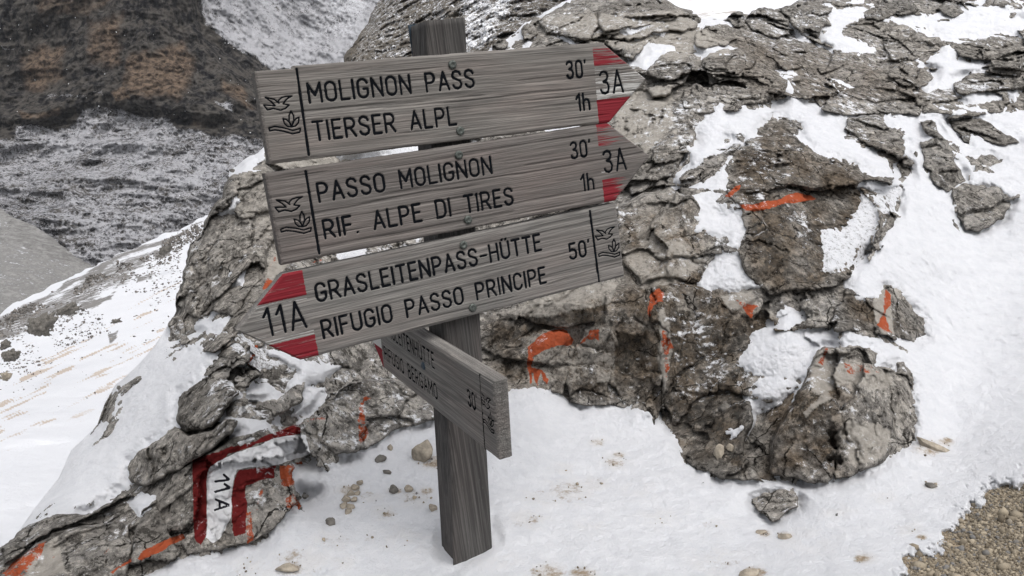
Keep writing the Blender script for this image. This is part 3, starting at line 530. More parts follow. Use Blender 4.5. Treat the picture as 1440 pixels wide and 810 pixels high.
 ('low dark crest of rock along the lower edge of the snow drift', [(0,770),(18,758),(40,738),(80,722),(130,722),(150,708),(185,690),(192,700),(175,722),(150,738),(100,742),(60,755),(30,780),(5,795)], .09, 10, G3, (0, 0)),
 ('small slanted rock between the rounded boulder and the tall crag', [(300,500),(318,492),(345,490),(362,500),(340,512),(322,508)], .08, 7, G3, (0, 0)),
 ('small crest rocks left of the top board point, dark cluster', zT([(180,140),(210,110),(250,125),(265,165),(230,190),(190,190)]), .10, 9, G1, (0, 0)),
 ('rugged beige grey crest rock above the top signboard', zT([(265,110),(300,70),(400,10),(480,20),(540,60),(560,130),(520,190),(440,210),(380,180),(300,170)]), .16, 18, G1, (0, 0)),
 ('grey crest rock with streaks of snow above the top arrow tip', zT([(545,60),(620,10),(720,-10),(860,20),(980,45),(1050,90),(1030,135),(960,160),(900,150),(820,160),(760,190),(700,200),(600,190),(560,130)]), .14, 20, G1, (0, 0)),
 ('dark ledge under the streaked crest rock, left of the snow pocket', zT([(560,190),(640,195),(700,205),(770,195),(770,240),(725,290),(690,280),(640,250),(600,225)]), .12, 10, G1, (0, 0)),
 ('small pale stone poking from the snow just above the top board', zT([(40,225),(70,190),(105,185),(120,205),(105,240),(45,250)]), .07, 8, G1, (0, 0)),
]
for i, (lab, poly, bulge, rnd, grp, tilt) in enumerate(BL):
    boulder(lab, poly, bulge, rnd, i + 1, grp, tilt, amp=3.6, k=.55 + .1 * (i % 4))
print('boulders', time.time() - T0)

# ---- base rock: everything between the told-apart blocks
def sheet(name, Z, ok, mat, attrs, skirt, tags, loc0=None):
    ids = np.full(Z.shape, -1); ids[ok] = np.arange(ok.sum()); fc = grid_faces(ids, ok); P = (RAY * Z[..., None])
    V = P[ok]; used = np.unique(fc); rm = np.full(len(V), -1); rm[used] = np.arange(len(used)); V = V[used]; fc = rm[fc]
    A = {k: v[ok][used] for k, v in attrs.items()}
    F_ = [fc]
    if skirt:
        e = boundary(fc); u = np.unique(e); r2 = np.full(len(V), -1); r2[u] = np.arange(len(u)) + len(V)
        F_.append(np.stack([e[:, 1], e[:, 0], r2[e[:, 0]], r2[e[:, 1]]], 1)); dwn = -U * .06
        V = np.concatenate([V, V[u] * (1 + skirt / V[u][:, 2:3]) + dwn]); A = {k: np.concatenate([v, v[u] * 0]) for k, v in A.items()}
    Wv, loc = recenter(to_world(V)); me = mesh_np(name, Wv, F_, smooth=(name != 'rock_outcrop'))
    for k, v in A.items(): attr(me, k, v)
    return link(name, me, mat, loc=loc, **tags)
hole = [(868,485),(885,468),(905,470),(912,500),(900,525),(876,528),(862,510)]
hs_, _, _ = poly_sd(GX, GY, rough(hole, 3, 2, 5)); ZB = ZB + .05 * sm(hs_, -10, 14); COMP = np.where(hs_ > 0, np.maximum(COMP, ZB), COMP)
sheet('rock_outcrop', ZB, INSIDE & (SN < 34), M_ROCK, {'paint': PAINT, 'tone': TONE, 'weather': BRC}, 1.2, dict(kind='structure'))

# ---- snow cover: drapes over the composite of rock and boulders
CF = np.where(INSIDE, COMP, Z1)
B1_, B2_ = blur(CF, 3.2), blur(CF, 11.)
wS = sm(SN, 0, 16)
SNn = SN + NSN * 5 + NSF * 3.5
Pn = P1
T = .044 * (1 - np.exp(-np.clip(SNn, 0, 99) / 11)) * (1 - .80 * THIN)
T = np.where(SNn < 0, SNn * .0035, T)
rocky = fbm(np.stack([GX, GY, GX * 0], -1) / 5, 77, 4, .75)
T = T + THIN * (SNn > -6) * .010 * (rocky - .04) - THIN * .001
und = fbm(Pn * 2.4, 61, 4, .5) * .034 * np.clip(SN / 60, 0, 1) + fbm(Pn * 9, 71, 5, .62) * .019 * np.clip(SN / 30, 0, 1) + .0022 * fbm(Pn * 55, 81, 3, .6)
Bz = B1_ * (1 - wS) + B2_ * wS
Bz = np.where(THIN > .3, B1_ * .8 + B2_ * .2, Bz)
ZS = Bz - T * (Z0 / 2.2) ** .5 - und * (Z0 / 2.2)
STONE = np.zeros(GX.shape + (3,)); STONE[..., 1] = THIN * .80
def dirt(x, y, r, v=.9, ry=None):
    d = np.sqrt(((GX - x) / r) ** 2 + ((GY - y) / (ry or r * .5)) ** 2); STONE[..., 0] = np.maximum(STONE[..., 0], v * (1 - sm(d, .2, 1.3)))
for x, y, r, v in [(760,700,40,.55),(800,690,50,.62),(740,730,40,.6),(835,680,30,.6),(840,622,16,.72),(865,650,26,.66),(870,640,14,.8),(830,740,30,.5),(520,700,26,.6),(490,690,22,.8),(585,700,40,.62),(610,650,30,.72),(600,690,16,.8),(555,690,16,.7),
                   (420,790,60,.6),(410,800,26,.9),(1305,630,34,.9),(1330,622,20,.8),(1310,683,16,.8),(1075,750,16,.8),(1105,753,18,.8),(1215,785,22,.75),(1060,805,26,.85),(1280,745,26,.6),(1297,755,12,.8),(770,805,40,.7),(820,808,30,.8),
                   (930,730,46,.50),(1010,790,60,.52),(700,790,50,.45),(1180,720,30,.5),(560,760,60,.48),(350,800,50,.55),(900,690,40,.45),(790,660,26,.55),(1240,700,24,.55),(470,760,40,.55),(540,720,30,.6),(1000,740,30,.5),
                   (480,790,30,.55),(520,758,16,.55),(1130,760,70,.42),(640,630,40,.55)]: dirt(x, y, r * 1.25, min(v, .74) * (.8 + .0 * r))
GRAV = [(1460,678),(1440,687),(1393,697),(1390,713),(1360,737),(1357,767),(1363,773),(1327,787),(1307,793),(1293,803),(1280,840),(1250,900),(1300,1130),(1880,1130),(1880,640)]
gs, _, _ = poly_sd(GX, GY, rough(GRAV, 4, 3, 9)); gsn = gs + NSN * 26 + NSF * 10
ZS = ZS + sm(gsn, -30, 8) * .050
fs_, _, _ = poly_sd(GX, GY, [(622,782),(635,803),(698,759),(690,735),(620,740)]); ZS = ZS + .014 * (1 - sm(-fs_, 0, 15)) * (fs_ < 30)
snow_ok = INSIDE & (SNn > -12)
sheet('snow_cover', ZS, snow_ok, M_SNOW, {'tone': STONE}, 0, dict(kind='structure'))
ZG = blur(CF, 11.) + fbm(P1 * 20, 5, 4) * .004 - .004
gm = mat_plain('gravel_soil', (.27, .215, .15), .95, var=.5, sc=90, bump=.006)
sheet('gravel_ground', ZG - .003, INSIDE & (gsn > -22), gm, {}, 0, dict(kind='structure'))
print('snow', time.time() - T0)
def z_at(x, y):                                # depth of what is seen at a pixel of the near ground
    j = min(max(np.searchsorted(GX[0], x), 0), GX.shape[1] - 1); i = min(max(np.searchsorted(GY[:, 0], y), 0), GX.shape[0] - 1)
    return float(min(ZS[i, j] if SN[i, j] > 0 else 99, COMP[i, j] if SN[i, j] <= 0 else 99, ZG[i, j] if gs[i, j] > 2 else 99)), float(gs[i, j])

# ================================================================== THE FAR TERRAIN
def far_sheet(name, xr, yr, step, ctrl, relief, mat, marks=(), poly=None, push=0., streak=None):
    X, Y = np.meshgrid(np.arange(xr[0], xr[1] + .1, step), np.arange(yr[0], yr[1] + .1, step)); Z = tps(ctrl, X, Y)
    ok = np.ones(X.shape, bool); PX_, PY_ = X, Y
    if poly is not None:
        s, nx, ny = poly_sd(X, Y, rough(poly, 4, 3, 8)); ok = s > -step * 1.5; o = (s < 0) & ok; PX_, PY_ = np.where(o, nx, X), np.where(o, ny, Y); Z = Z * (1 + push * (1 - np.clip(s / 30, 0, 1)) ** 2)
    R_ = np.stack([(PX_ - 720) / F, (PY_ - 405) / F, np.ones_like(X)], -1); P = R_ * Z[..., None]; Z = Z - relief(P, X, Y); P = R_ * Z[..., None]
    ids = np.full(X.shape, -1); ids[ok] = np.arange(ok.sum()); fc = grid_faces(ids, ok); T_ = np.zeros(X.shape + (3,))
    if streak is not None: T_ = T_ + streak(X, Y)
    for ch, pl, v, soft in marks:
        s, _, _ = poly_sd(X, Y, rough(pl, 8, 3, 5)); T_[..., ch] = np.maximum(T_[..., ch], v * sm(s, -soft, soft))
    Wv, loc = recenter(to_world(P[ok])); me = mesh_np(name, Wv, [fc]); attr(me, 'tone', T_[ok]); attr(me, 'paint', T_[ok] * 0)
    return link(name, me, mat, loc=loc, kind='structure')
def cliff_relief(P, X, Y):
    Q = P @ MW.T; v = fbm(Q * np.array([.030, .030, .012]), 3, 7, .60, ridge=True) * 11 + fbm(Q * np.array([.33, .33, .14]), 13, 5, .65, ridge=True) * 1.1 + fbm(Q * 1.3, 23, 4, .7) * .8
    a, _, _ = poly_sd(X, Y, [(-220,-130),(275,-130),(278,20),(285,60),(330,100),(360,140),(300,170),(150,150),(0,175),(-220,190)]); return v + 7 * sm(a, -12, 12)
far_sheet('cliff_mountain', (-260, 700), (-160, 520), 1.7, [(-260,-160,260),(0,-100,250),(250,-100,245),(300,60,235),(450,-100,285),(500,0,272),(420,90,250),(0,150,215),(200,160,210),(370,170,215),(0,300,165),(200,300,170),(330,250,190),(-200,400,130),(200,500,140),(600,0,285),(640,300,200)],
 cliff_relief, M_CLIFF, [
  (0, [(25,75),(60,55),(100,60),(92,95),(95,120),(60,135),(30,125)], .72, 22), (0, [(115,20),(180,10),(180,90),(160,105),(120,95)], .62, 22), (0, [(180,70),(260,55),(278,80),(272,120),(250,145),(190,140),(170,110)], .80, 22), (0, [(310,100),(345,120),(365,155),(345,155),(310,130)], .75, 14),
  (0, [(20,155),(90,148),(88,165),(30,170)], .62, 6), (0, [(45,0),(90,-30),(150,-40),(170,0),(110,30),(60,30)], .55, 10), (0, [(320,42),(345,38),(350,52),(325,56)], .6, 6), (0, [(155,130),(180,110),(185,140),(160,145)], .7, 6), (0, [(270,160),(300,165),(290,185),(262,180)], .55, 8),
  (1, [(272,-140),(278,20),(300,50),(365,95),(420,110),(640,110),(700,-140)], .69, 10), (1, [(275,122),(330,140),(345,170),(300,150)], .66, 8), (1, [(-220,200),(15,190),(20,170),(100,172),(110,150),(165,148),(240,160),(250,175),(300,185),(365,190),(420,215),(640,330),(600,560),(-260,560)], .645, 8),
  (1, [(50,130),(80,125),(150,118),(150,140),(60,145)], .6, 8), (2, [(478,-60),(560,-60),(530,20),(490,70),(455,60),(420,90),(400,60),(440,25)], .60, 20), (2, [(0,62),(25,66),(20,72),(0,70)], .7, 3), (2, [(130,155),(160,148),(230,158),(240,172),(160,176)], .42, 8)], )
# dark gullies come from the real relief; the scree hill below the cliff
far_sheet('scree_hillside', (-260, 160), (270, 520), 1.8, [(-260,250,120),(0,300,100),(130,380,90),(0,450,70),(-200,500,60),(160,500,75)],
 lambda P, X, Y: fbm(P * .25, 4, 5) * .5 + fbm(P * 1.2, 14, 4) * .25, mat_slope('scree', (.16, .155, .15), (.29, .285, .275), -.05, .12, .9),
 [(0, [(-260,240),(160,380),(160,540),(-260,540)], .43, 8), (0, [(0,318),(40,345),(75,385),(87,400),(80,402),(30,355),(0,330)], .50, 9), (0, [(-100,290),(0,294),(12,300),(20,325),(0,325),(-100,320)], .45, 8), (0, [(45,400),(90,395),(100,410),(60,420)], .42, 8)],
 poly=[(-260,240),(-80,262),(0,292),(10,300),(60,325),(100,355),(132,378),(160,395),(160,540),(-260,540)])
# the snow slope dropping away on the left
SLP = [(-420,640),(-100,478),(0,443),(40,418),(95,392),(130,376),(165,357),(200,343),(240,327),(262,318),(300,300),(420,260),(500,240),(560,500),(300,900),(-100,900),(-420,900)]
def slope_streak(X, Y):
    a = X * .91 - Y * .42; b = Y * .91 + X * .42; P2 = np.stack([a / 46, b / 3.6, a * 0], -1); n_ = fbm(P2, 91, 4, .6); m_ = fbm(np.stack([a / 80, b / 34, a * 0 + 3], -1), 97, 2)
    dens = sm(b, 440, 470) * (1 - .55 * sm(b, 520, 620)); o = np.zeros(X.shape + (3,)); o[..., 1] = np.clip((n_ * 1.5 + m_ * .30 - .14) * 2.2, 0, .68) * dens
    return o
def slope_rel(P, X, Y):
    a = (X * .9 + Y * .42); b = Y + X * .43            # b grows down the slope, measured across the streaks
    v = voronoi(np.stack([a / 16, b / 9, a * 0], -1), 5)[1]; dens = np.clip(1 - (b - 445) / 75, 0, 1)
    return (fbm(P * .6, 5, 4) * .35 + np.clip(fbm(P * np.array([2., 2., 2.]), 7, 4, .6), 0, 1) * .35 * dens) * Y ** 0
t = NT('slope_snow'); g = t.n.new('ShaderNodeNewGeometry').outputs['Position']; q = t.attr('tone'); ob = t.attr('paint')
a1, a2 = t.noise(1.1, 8, .72, g), t.noise(3.4, 7, .75, g); br = t.math('ADD', t.math('MULTIPLY', a1, .5), t.math('MULTIPLY', a2, .5))
c = t.mix(a1, (.66, .67, .70), (.76, .765, .79)); c = t.mix(t.step(t.math('SUBTRACT', q[0], br), -.03, .06, 0, .9), c, t.mix(a2, (.06, .058, .055), (.27, .25, .23)))
c = t.mix(t.step(t.math('SUBTRACT', q[1], t.noise(2.2, 8, .8, g)), -.10, .10, 0, .8), c, (.48, .38, .29)); M_SLOPE = t.done(c, .8, t.bump(a2, .10, .6), .2)
far_sheet('snow_slope', (-420, 560), (230, 900), 1.8, [(-420,620,20),(0,445,33),(130,378,40),(262,320,46),(500,240,55),(0,560,15),(150,480,22),(250,430,26),(0,740,7.0),(150,600,12),(-400,880,4.5),(100,800,6),(500,600,13)], slope_rel, M_SLOPE,
 [(0, [(-300,560),(0,446),(130,378),(262,320),(262,345),(200,385),(140,425),(90,450),(60,470),(20,480),(-300,640)], .56, 14), (0, [(-300,520),(0,442),(130,374),(300,300),(262,332),(130,392),(0,462),(-300,580)], .60, 6),
  (0, [(215,352),(245,343),(240,360),(215,368)], .75, 6), (0, [(150,470),(175,455),(165,478),(150,490)], .62, 5), (0, [(80,440),(130,415),(170,400),(160,425),(100,450)], .60, 8), (0, [(185,385),(225,375),(215,395),(190,400)], .62, 8)]
,
 poly=SLP, push=.05, streak=slope_streak)
# spotted ridge behind the post, and the snow slope behind the crest on the right
def ridge_rel(P, X, Y): return fbm(P * .5, 31, 5, .68, ridge=True) * 1.5 + fbm(P * 2.4, 41, 5, .75, ridge=True) * .45
far_sheet('spotted_ridge', (440, 900), (-150, 230), 1.6, [(440,200,34),(485,88,36),(530,0,48),(560,-120,62),(700,60,30),(800,0,34),(760,-140,50),(900,0,36),(640,200,26)],
 ridge_rel, mat_slope('ridge_rock', (.075, .067, .057), (.19, .17, .145), -.02, .02, 3.2),
 [(0, [(440,230),(470,110),(500,50),(560,-140),(900,-140),(900,230)], .455, 10), (0, [(640,-20),(740,-20),(730,30),(690,80),(600,100),(640,40)], .50, 20), (1, [(480,90),(510,30),(545,40),(520,95)], .42, 10)],
 poly=[(440,240),(462,140),(484,88),(497,62),(512,40),(526,12),(545,-20),(575,-80),(620,-150),(900,-150),(900,240)], push=.12)
t = NT('back_slope_snow'); g = t.n.new('ShaderNodeNewGeometry').outputs['Position']; a1 = t.noise(1, 7, .7, t.map((1.2, 1.2, 5.), (0, .3, 0), src=g)); a2 = t.noise(6, 7, .7, g)
c = t.mix(t.step(t.math('ADD', t.math('MULTIPLY', a1, .7), t.math('MULTIPLY', a2, .3)), .54, .62, 0, .8), (.84, .85, .88), t.mix(a2, (.16, .14, .12), (.50, .41, .33))); M_BACK = t.done(c, .8, t.bump(a2, .06, .6), .2)
far_sheet('snow_slope_behind', (820, 2200), (-260, 120), 3., [(820,120,8),(1440,100,8.5),(820,-60,24),(1440,-200,30),(1100,0,13),(2200,0,12),(2200,-260,30)], lambda P, X, Y: fbm(P * .8, 3, 5) * .25, M_BACK)
print('far', time.time() - T0)

# ================================================================== THE SIGNPOST
def cam_vec(v): return MW @ np.array(v)
BASE = W(640, 800, 1.655)
post_root = link('signpost', None, loc=Vector(BASE.tolist()), label='weathered wooden trail signpost carrying four grey direction boards, standing in the snow', category='signpost')
def frame_obj(name, me, mat, O, X, Y, N, parent, sub=None):
    o = bpy.data.objects.new(name, me); COL.objects.link(o)
    if mat and not me.materials: me.materials.append(mat)
    o.parent = parent
    if sub is None:
        x, y, z = MW @ X, MW @ Y, MW @ N; p = to_world(np.array(O)) - BASE
        o.matrix_local = Matrix([[x[i], y[i], z[i], p[i]] for i in range(3)] + [[0, 0, 0, 1]])
    return o
def A_(cx, cy, rx, ry, a0, a1, n=8): return [(cx + rx * math.cos(math.radians(a0 + (a1 - a0) * i / n)), cy + ry * math.sin(math.radians(a0 + (a1 - a0) * i / n))) for i in range(n + 1)]
G = {'M': (.64, [[(0,0),(0,1),(.32,.36),(.64,1),(.64,0)]]), 'O': (.52, [A_(.26,.74,.26,.26,180,0) + A_(.26,.26,.26,.26,0,-180) + [(0,.74)]]), 'L': (.42, [[(0,1),(0,0),(.42,0)]]), 'I': (0., [[(0,0),(0,1)]]),
 'G': (.52, [A_(.26,.74,.26,.26,10,180) + A_(.26,.26,.26,.26,180,360) + [(.52,.46),(.30,.46)]]), 'N': (.54, [[(0,0),(0,1),(.54,0),(.54,1)]]),
 'P': (.50, [[(0,0),(0,1),(.25,1)] + A_(.25,.73,.25,.27,90,-90) + [(0,.46)]]), 'A': (.56, [[(0,0),(.28,1),(.56,0)], [(.09,.31),(.47,.31)]]),
 'S': (.50, [[(.49,.80),(.42,.94),(.25,1),(.08,.94),(.01,.78),(.06,.62),(.25,.52),(.44,.42),(.5,.24),(.43,.07),(.25,0),(.08,.06),(.0,.2)]]), 'T': (.50, [[(0,1),(.5,1)], [(.25,1),(.25,0)]]),
 'E': (.42, [[(.42,1),(0,1),(0,0),(.42,0)], [(0,.53),(.36,.53)]]), 'R': (.52, [[(0,0),(0,1),(.25,1)] + A_(.25,.73,.25,.27,90,-90) + [(0,.46)], [(.25,.46),(.52,0)]]), 'F': (.42, [[(.42,1),(0,1),(0,0)], [(0,.53),(.36,.53)]]),
 'U': (.52, [[(0,1),(0,.26)] + A_(.26,.26,.26,.26,180,360) + [(.52,1)]]), 'D': (.52, [[(0,0),(0,1),(.24,1)] + A_(.24,.72,.28,.28,90,0) + A_(.24,.28,.28,.28,0,-90) + [(0,0)]]), 'H': (.52, [[(0,0),(0,1)], [(.52,0),(.52,1)], [(0,.52),(.52,.52)]]),
 'Ü': (.52, [[(0,1),(0,.26)] + A_(.26,.26,.26,.26,180,360) + [(.52,1)], [(.13,1.18),(.13,1.2)], [(.39,1.18),(.39,1.2)]]), 'B': (.50, [[(0,0),(0,1),(.24,1)] + A_(.24,.76,.22,.24,90,-90) + [(0,.52)], [(.24,.52)] + A_(.24,.26,.26,.26,90,-90) + [(0,0)]]),
 'C': (.50, [A_(.25,.74,.25,.26,10,180) + A_(.25,.26,.25,.26,180,350)]), '-': (.38, [[(0,.46),(.38,.46)]]), '.': (.02, [[(0,.0),(.02,.02)]]), "'": (.02, [[(.02,1.0),(.0,.88)]]), ' ': (.42, []),
 '3': (.48, [[(.02,.86),(.1,.96),(.24,1),(.40,.94),(.45,.78),(.38,.62),(.18,.54)], [(.18,.54),(.40,.47),(.48,.28),(.41,.07),(.24,0),(.08,.05),(0,.18)]]), '0': (.46, [A_(.23,.76,.23,.24,180,0) + A_(.23,.24,.23,.24,0,-180) + [(0,.76)]]),
 '1': (.22, [[(0,.72),(.22,1),(.22,0)]]), '5': (.48, [[(.43,1),(.05,1),(.03,.56),(.2,.63),(.38,.58),(.47,.44),(.48,.28),(.42,.08),(.24,0),(.07,.06),(0,.18)]]), 'h': (.40, [[(0,0),(0,1)], [(0,.46)] + A_(.2,.44,.2,.2,160,0,5) + [(.40,0)]])}
def text(s, u0, u1, v, cap, shear=0., gap=.27):
    wd = sum(G[c][0] for c in s) + gap * (len(s) - 1); k = (u1 - u0) / wd; x = 0; out = []
    for c in s:
        if c == ' ': out.append(['', []])
        if not out: out.append(['', []])
        if c != ' ': out[-1][0] += c
        out[-1][1] += [[(u0 + (x + p[0]) * k, v + p[1] * cap) for p in st] for st in G[c][1]]; x += G[c][0] + gap
    return [('engraved black ' + a, b) for a, b in out]
def ez(*L): return [(.0099 + .0002516 * (x - 148) - 4.35e-5 * (y - 620), .029 - 2.29e-5 * (x - 148) - 2.465e-4 * (y - 620)) for x, y in L]
EMB = [ez((236,652),(205,628),(148,616),(186,642),(212,668),(140,664),(164,696),(200,686),(246,698),(278,686),(300,664),(262,657)), ez((228,646),(236,632),(252,617),(280,609),(318,607),(294,619),(276,636),(262,657)),
 [(.0477,.0046),(.0436,-.0019),(.042,-.0119),(.0446,-.0198),(.0496,-.0126),(.0507,-.0026),(.0477,.0046)], [(.0331,-.0059),(.0339,-.0136),(.0382,-.0191),(.0444,-.0205),(.043,-.0133),(.0386,-.0085),(.0331,-.0059)], [(.059,-.0064),(.0571,-.0147),(.051,-.02),(.0452,-.0206),(.0483,-.0125),(.0543,-.008),(.059,-.0064)],
 [(.0082,-.0185),(.018,-.0169),(.0327,-.0211),(.0455,-.0263),(.0587,-.0246),(.0565,-.0305),(.0445,-.0319),(.03,-.0258),(.0171,-.0225),(.0086,-.0231),(.0082,-.0185)]]
def ribbon_mesh(name, strokes, r, z):
    V, Fc = [], []; c = 0
    for st in strokes:
        for (ax, ay), (bx, by) in zip(st[:-1], st[1:]):
            L = math.hypot(bx - ax, by - ay) or 1e-6; a = math.atan2(by - ay, bx - ax); zz = z + (c % 7) * 2e-5; c += 1; i0 = len(V)
            for q in range(6): t_ = a + math.pi / 2 + math.pi * q / 5; V.append((ax + r * math.cos(t_), ay + r * math.sin(t_), zz))
            for q in range(6): t_ = a - math.pi / 2 + math.pi * q / 5; V.append((bx + r * math.cos(t_), by + r * math.sin(t_), zz))
            Fc.append(list(range(i0, i0 + 12)))
    return mesh_np(name, np.array(V), [np.array(Fc)], smooth=False)
def board(name, label, O, X, Y, N, L, tipR, tipL, h, strokes, fine, paint, mat, bolts, thick=.026, seed=1, shear=0., chip=False, step=.00125, lower_bolt=True):
    u = np.arange(-tipL, L + tipR + 1e-6, step); nv = int(h / step) | 1; v = np.linspace(-.5, .5, nv)
    Ug, Vn = np.meshgrid(u, v); half = np.full(u.shape, h / 2)
    if tipR: half = np.where(u > L, h / 2 * (1 - (u - L) / tipR), half)
    if tipL: half = np.where(u < 0, h / 2 * (1 + u / tipL), half)
    half = np.maximum(half, .0016); Vg = Vn * 2 * half[None]
    rng = np.random.RandomState(seed); edge_n = fbm(np.stack([Ug * 22, Vg * 60, Ug * 0 + seed], -1), seed, 4) * .0012
    grain = fbm(np.stack([Ug * 5, Vg * 330 + 9 * fbm(np.stack([Ug * 3, Vg * 8, Ug * 0], -1), seed + 3, 2), Ug * 0 + seed], -1), seed, 3, .6)
    z = grain * .00045 + fbm(np.stack([Ug * 9, Vg * 40, Ug * 0 + seed], -1), seed + 9, 3) * .0006
    crack = fbm(np.stack([Ug * 3.5, Vg * 150, Ug * 0 + seed * 3], -1), seed + 21, 2); z -= .0016 * sm(crack, .42, .55)
    de = np.minimum(half[None] - np.abs(Vg), np.minimum(Ug - u[0], u[-1] - Ug)); de = np.maximum(de, 0); z -= .0022 * (1 - sm(de, 0, .0035)) + np.abs(edge_n) * (de < .003)
    D = np.full(Ug.shape, 1.); words = strokes; strokes = [st for _, ws in words for st in ws]
    for group, r in ((strokes, .0021), (fine, .0009)):
        for st in group:
            for (ax, ay), (bx, by) in zip(st[:-1], st[1:]):
                m = r + .003; j0, j1 = np.searchsorted(u, min(ax, bx) - m), np.searchsorted(u, max(ax, bx) + m)
                if j1 <= j0: continue
                a, b = Ug[:, j0:j1], Vg[:, j0:j1]; dx, dy = bx - ax, by - ay; t_ = np.clip(((a - ax) * dx + (b - ay) * dy) / (dx * dx + dy * dy + 1e-12), 0, 1)
                D[:, j0:j1] = np.minimum(D[:, j0:j1], np.hypot(a - ax - t_ * dx, b - ay - t_ * dy) - r)
    z -= .0024 * (1 - sm(D, -.0006, .0007))
    if chip: Vg = np.where((Ug < .064) & (Vn > .4), Vg - .0045 * (Vn - .4) / .1 * sm(.066 - Ug, 0, .003), Vg); Ug = Ug + (Vn * 2) ** 2 * 0
    Vg = Vg + edge_n * (np.abs(Vn) > .49); PA = np.zeros(Ug.shape + (3,))
    paint(Ug, Vg, PA)
    Xs = Ug + shear * Vg; n = Xs.size; V = np.stack([Xs, Vg, z], -1).reshape(-1, 3); ids = np.arange(n).reshape(Xs.shape)
    a, b, c, d = ids[:-1, :-1], ids[:-1, 1:], ids[1:, 1:], ids[1:, :-1]; fc = np.stack([a.ravel(), b.ravel(), c.ravel(), d.ravel()], 1)
    loop = np.concatenate([ids[0, :], ids[1:, -1], ids[-1, -2::-1], ids[-2:0:-1, 0]]); m = len(loop); k = np.arange(m); Bv = V[loop].copy(); rings = []
    for dz in (-.006, -.013, -.020, -thick): R_ = Bv.copy(); R_[:, 2] = dz + rng.uniform(-.0008, .0008, m) * (dz > -thick); R_[:, :2] += rng.uniform(-.0007, .0007, (m, 2)) if dz > -thick else 0; rings.append(R_)
    V2 = np.concatenate([V] + rings + [np.array([[V[:, 0].mean(), 0, -thick]])]); prev = loop; fs = [fc]
    for q in range(4): cur = n + q * m + k; fs.append(np.stack([prev[k], cur, cur[(k + 1) % m], prev[(k + 1) % m]], 1)[:, [0, 1, 2, 3]]); prev = cur
    fs.append(np.stack([prev, np.full(m, len(V2) - 1), np.roll(prev, -1)], 1)); me = mesh_np('sign_board', V2, fs)
    PP = np.zeros((len(V2), 3)); PP[:n] = PA.reshape(-1, 3); attr(me, 'paint', PP)
    o = frame_obj('sign_board', me, mat, O, X, Y, N, post_root); o['label'] = label
    sh = lambda G_: [[(a + shear * b, b) for a, b in st] for st in G_]
    for lab_, ws in words: frame_obj('lettering', ribbon_mesh('lettering', sh(ws), .00245, -.0010), M_INK, O, X, Y, N, o, sub=1)['label'] = lab_
    frame_obj('engraved_emblem', ribbon_mesh('engraved_emblem', sh(fine), .00125, -.0006), M_INK, O, X, Y, N, o, sub=1)
    for i, (bu, bv) in enumerate(bolts):
        r = .0078 if i < 2 else .006; prof = [(r * .8, -.002), (r, -.0008), (r, .0018), (r * .86, .0030), (r * .5, .0040), (r * .42, .0034), (0.0001, .0033)]; VV, FF = [], []
        for pr, pz in prof: VV += [(bu + shear * bv + pr * math.cos(q * math.tau / 20), bv + pr * math.sin(q * math.tau / 20), pz) for q in range(20)]
        for j in range(len(prof) - 1): FF += [(j * 20 + q, j * 20 + (q + 1) % 20, (j + 1) * 20 + (q + 1) % 20, (j + 1) * 20 + q) for q in range(20)]
        frame_obj('bolt', mesh_np('bolt', np.array(VV), [np.array(FF)]), M_METAL if name != 'b4' else M_BLUE, O, X, Y, N, o, sub=1)
    return o
N0 = np.array([0.45085, 0.12388, -0.88396])
f_ = lambda dx, dy, base=EMB: [[(a + dx, b + dy) for a, b in st] for st in base]
cap = .0300
def paint1(Ug, Vg, PA):
    m = sm(Ug, .6345, .6365); PA[..., 0] = m * np.where(Vg > .0325, .68, np.where(Vg < -.0310, 1.5, 0)) * np.where(Vg > .0325, 1 - .45 * sm(Vg, .062, .075) - .1 * sm(Ug, .66, .74), 1); PA[..., 1] = m * (np.abs(Vg - .0007) < .0318) * (.605 - .05 * sm(Vg, .0, .03))
    PA[..., 0] *= .98
def paint2(Ug, Vg, PA):
    m = sm(Ug, .637, .640); PA[..., 0] = m * (np.where(Vg > .031, .62 - 2.2 * np.maximum(Ug - .655, 0), 0) + np.where(Vg < -.031, .68 - 4.5 * np.maximum(Ug - .660, 0), 0)); PA[..., 1] = m * ((Vg < -.014) & (Vg > -.031)) * (.49 - 2 * np.maximum(Ug - .66, 0)) + m * ((np.abs(Vg) < .031) & (Vg > -.014)) * .36
def paint3(Ug, Vg, PA):
    m = sm(-Ug, -.0335, -.0315); PA[..., 0] = m * np.where(Vg > .0320, .715, np.where(Vg < -.0365, .70, 0)); PA[..., 1] = m * ((Vg < .032) & (Vg > -.0365)) * (.49 + .05 * sm(np.abs(Vg + .002), .015, .03))
def paint4(Ug, Vg, PA):
    PA[..., 0] = (Ug < .004) * np.where(Vg < -.022, 1.4, np.where(Vg > .028, 1.2, 0)); PA[..., 1] = (Ug < .006) * (np.abs(Vg) < .028) * .9
e1 = np.array([.88343, -.20354, .42205])
def fr(O, X, Y): X = np.array(X); Y = np.array(Y); X /= np.linalg.norm(X); Y = Y - (Y @ X) * X; Y /= np.linalg.norm(Y); return np.array(O), X, Y, N0
O1, X1, Y1, N1 = fr([-.4022, -.2752, 1.3728], [.8856, -.186, .4256], [-.1117, -.9747, -.1936])
board('b1', 'topmost board, right arrow reading MOLIGNON PASS and TIERSER ALPL with red and white tip', O1, X1, Y1, N1, .66, .0943, 0, .152,
 text('MOLIGNON PASS', .081, .380, .0155, cap) + text('TIERSER ALPL', .080, .336, -.0463, cap) + text("30'", .5755, .6165, .0150, cap) + text('1h', .590, .618, -.0466, cap) + text('3A', .6475, .6985, -.0203, .0415) + [('engraved vertical line', [[(.0676,.0700),(.0656,-.0688)]])],
 EMB, paint1, M_BOARD, [(.3422,.057),(.3417,-.0586)], seed=2, chip=True)
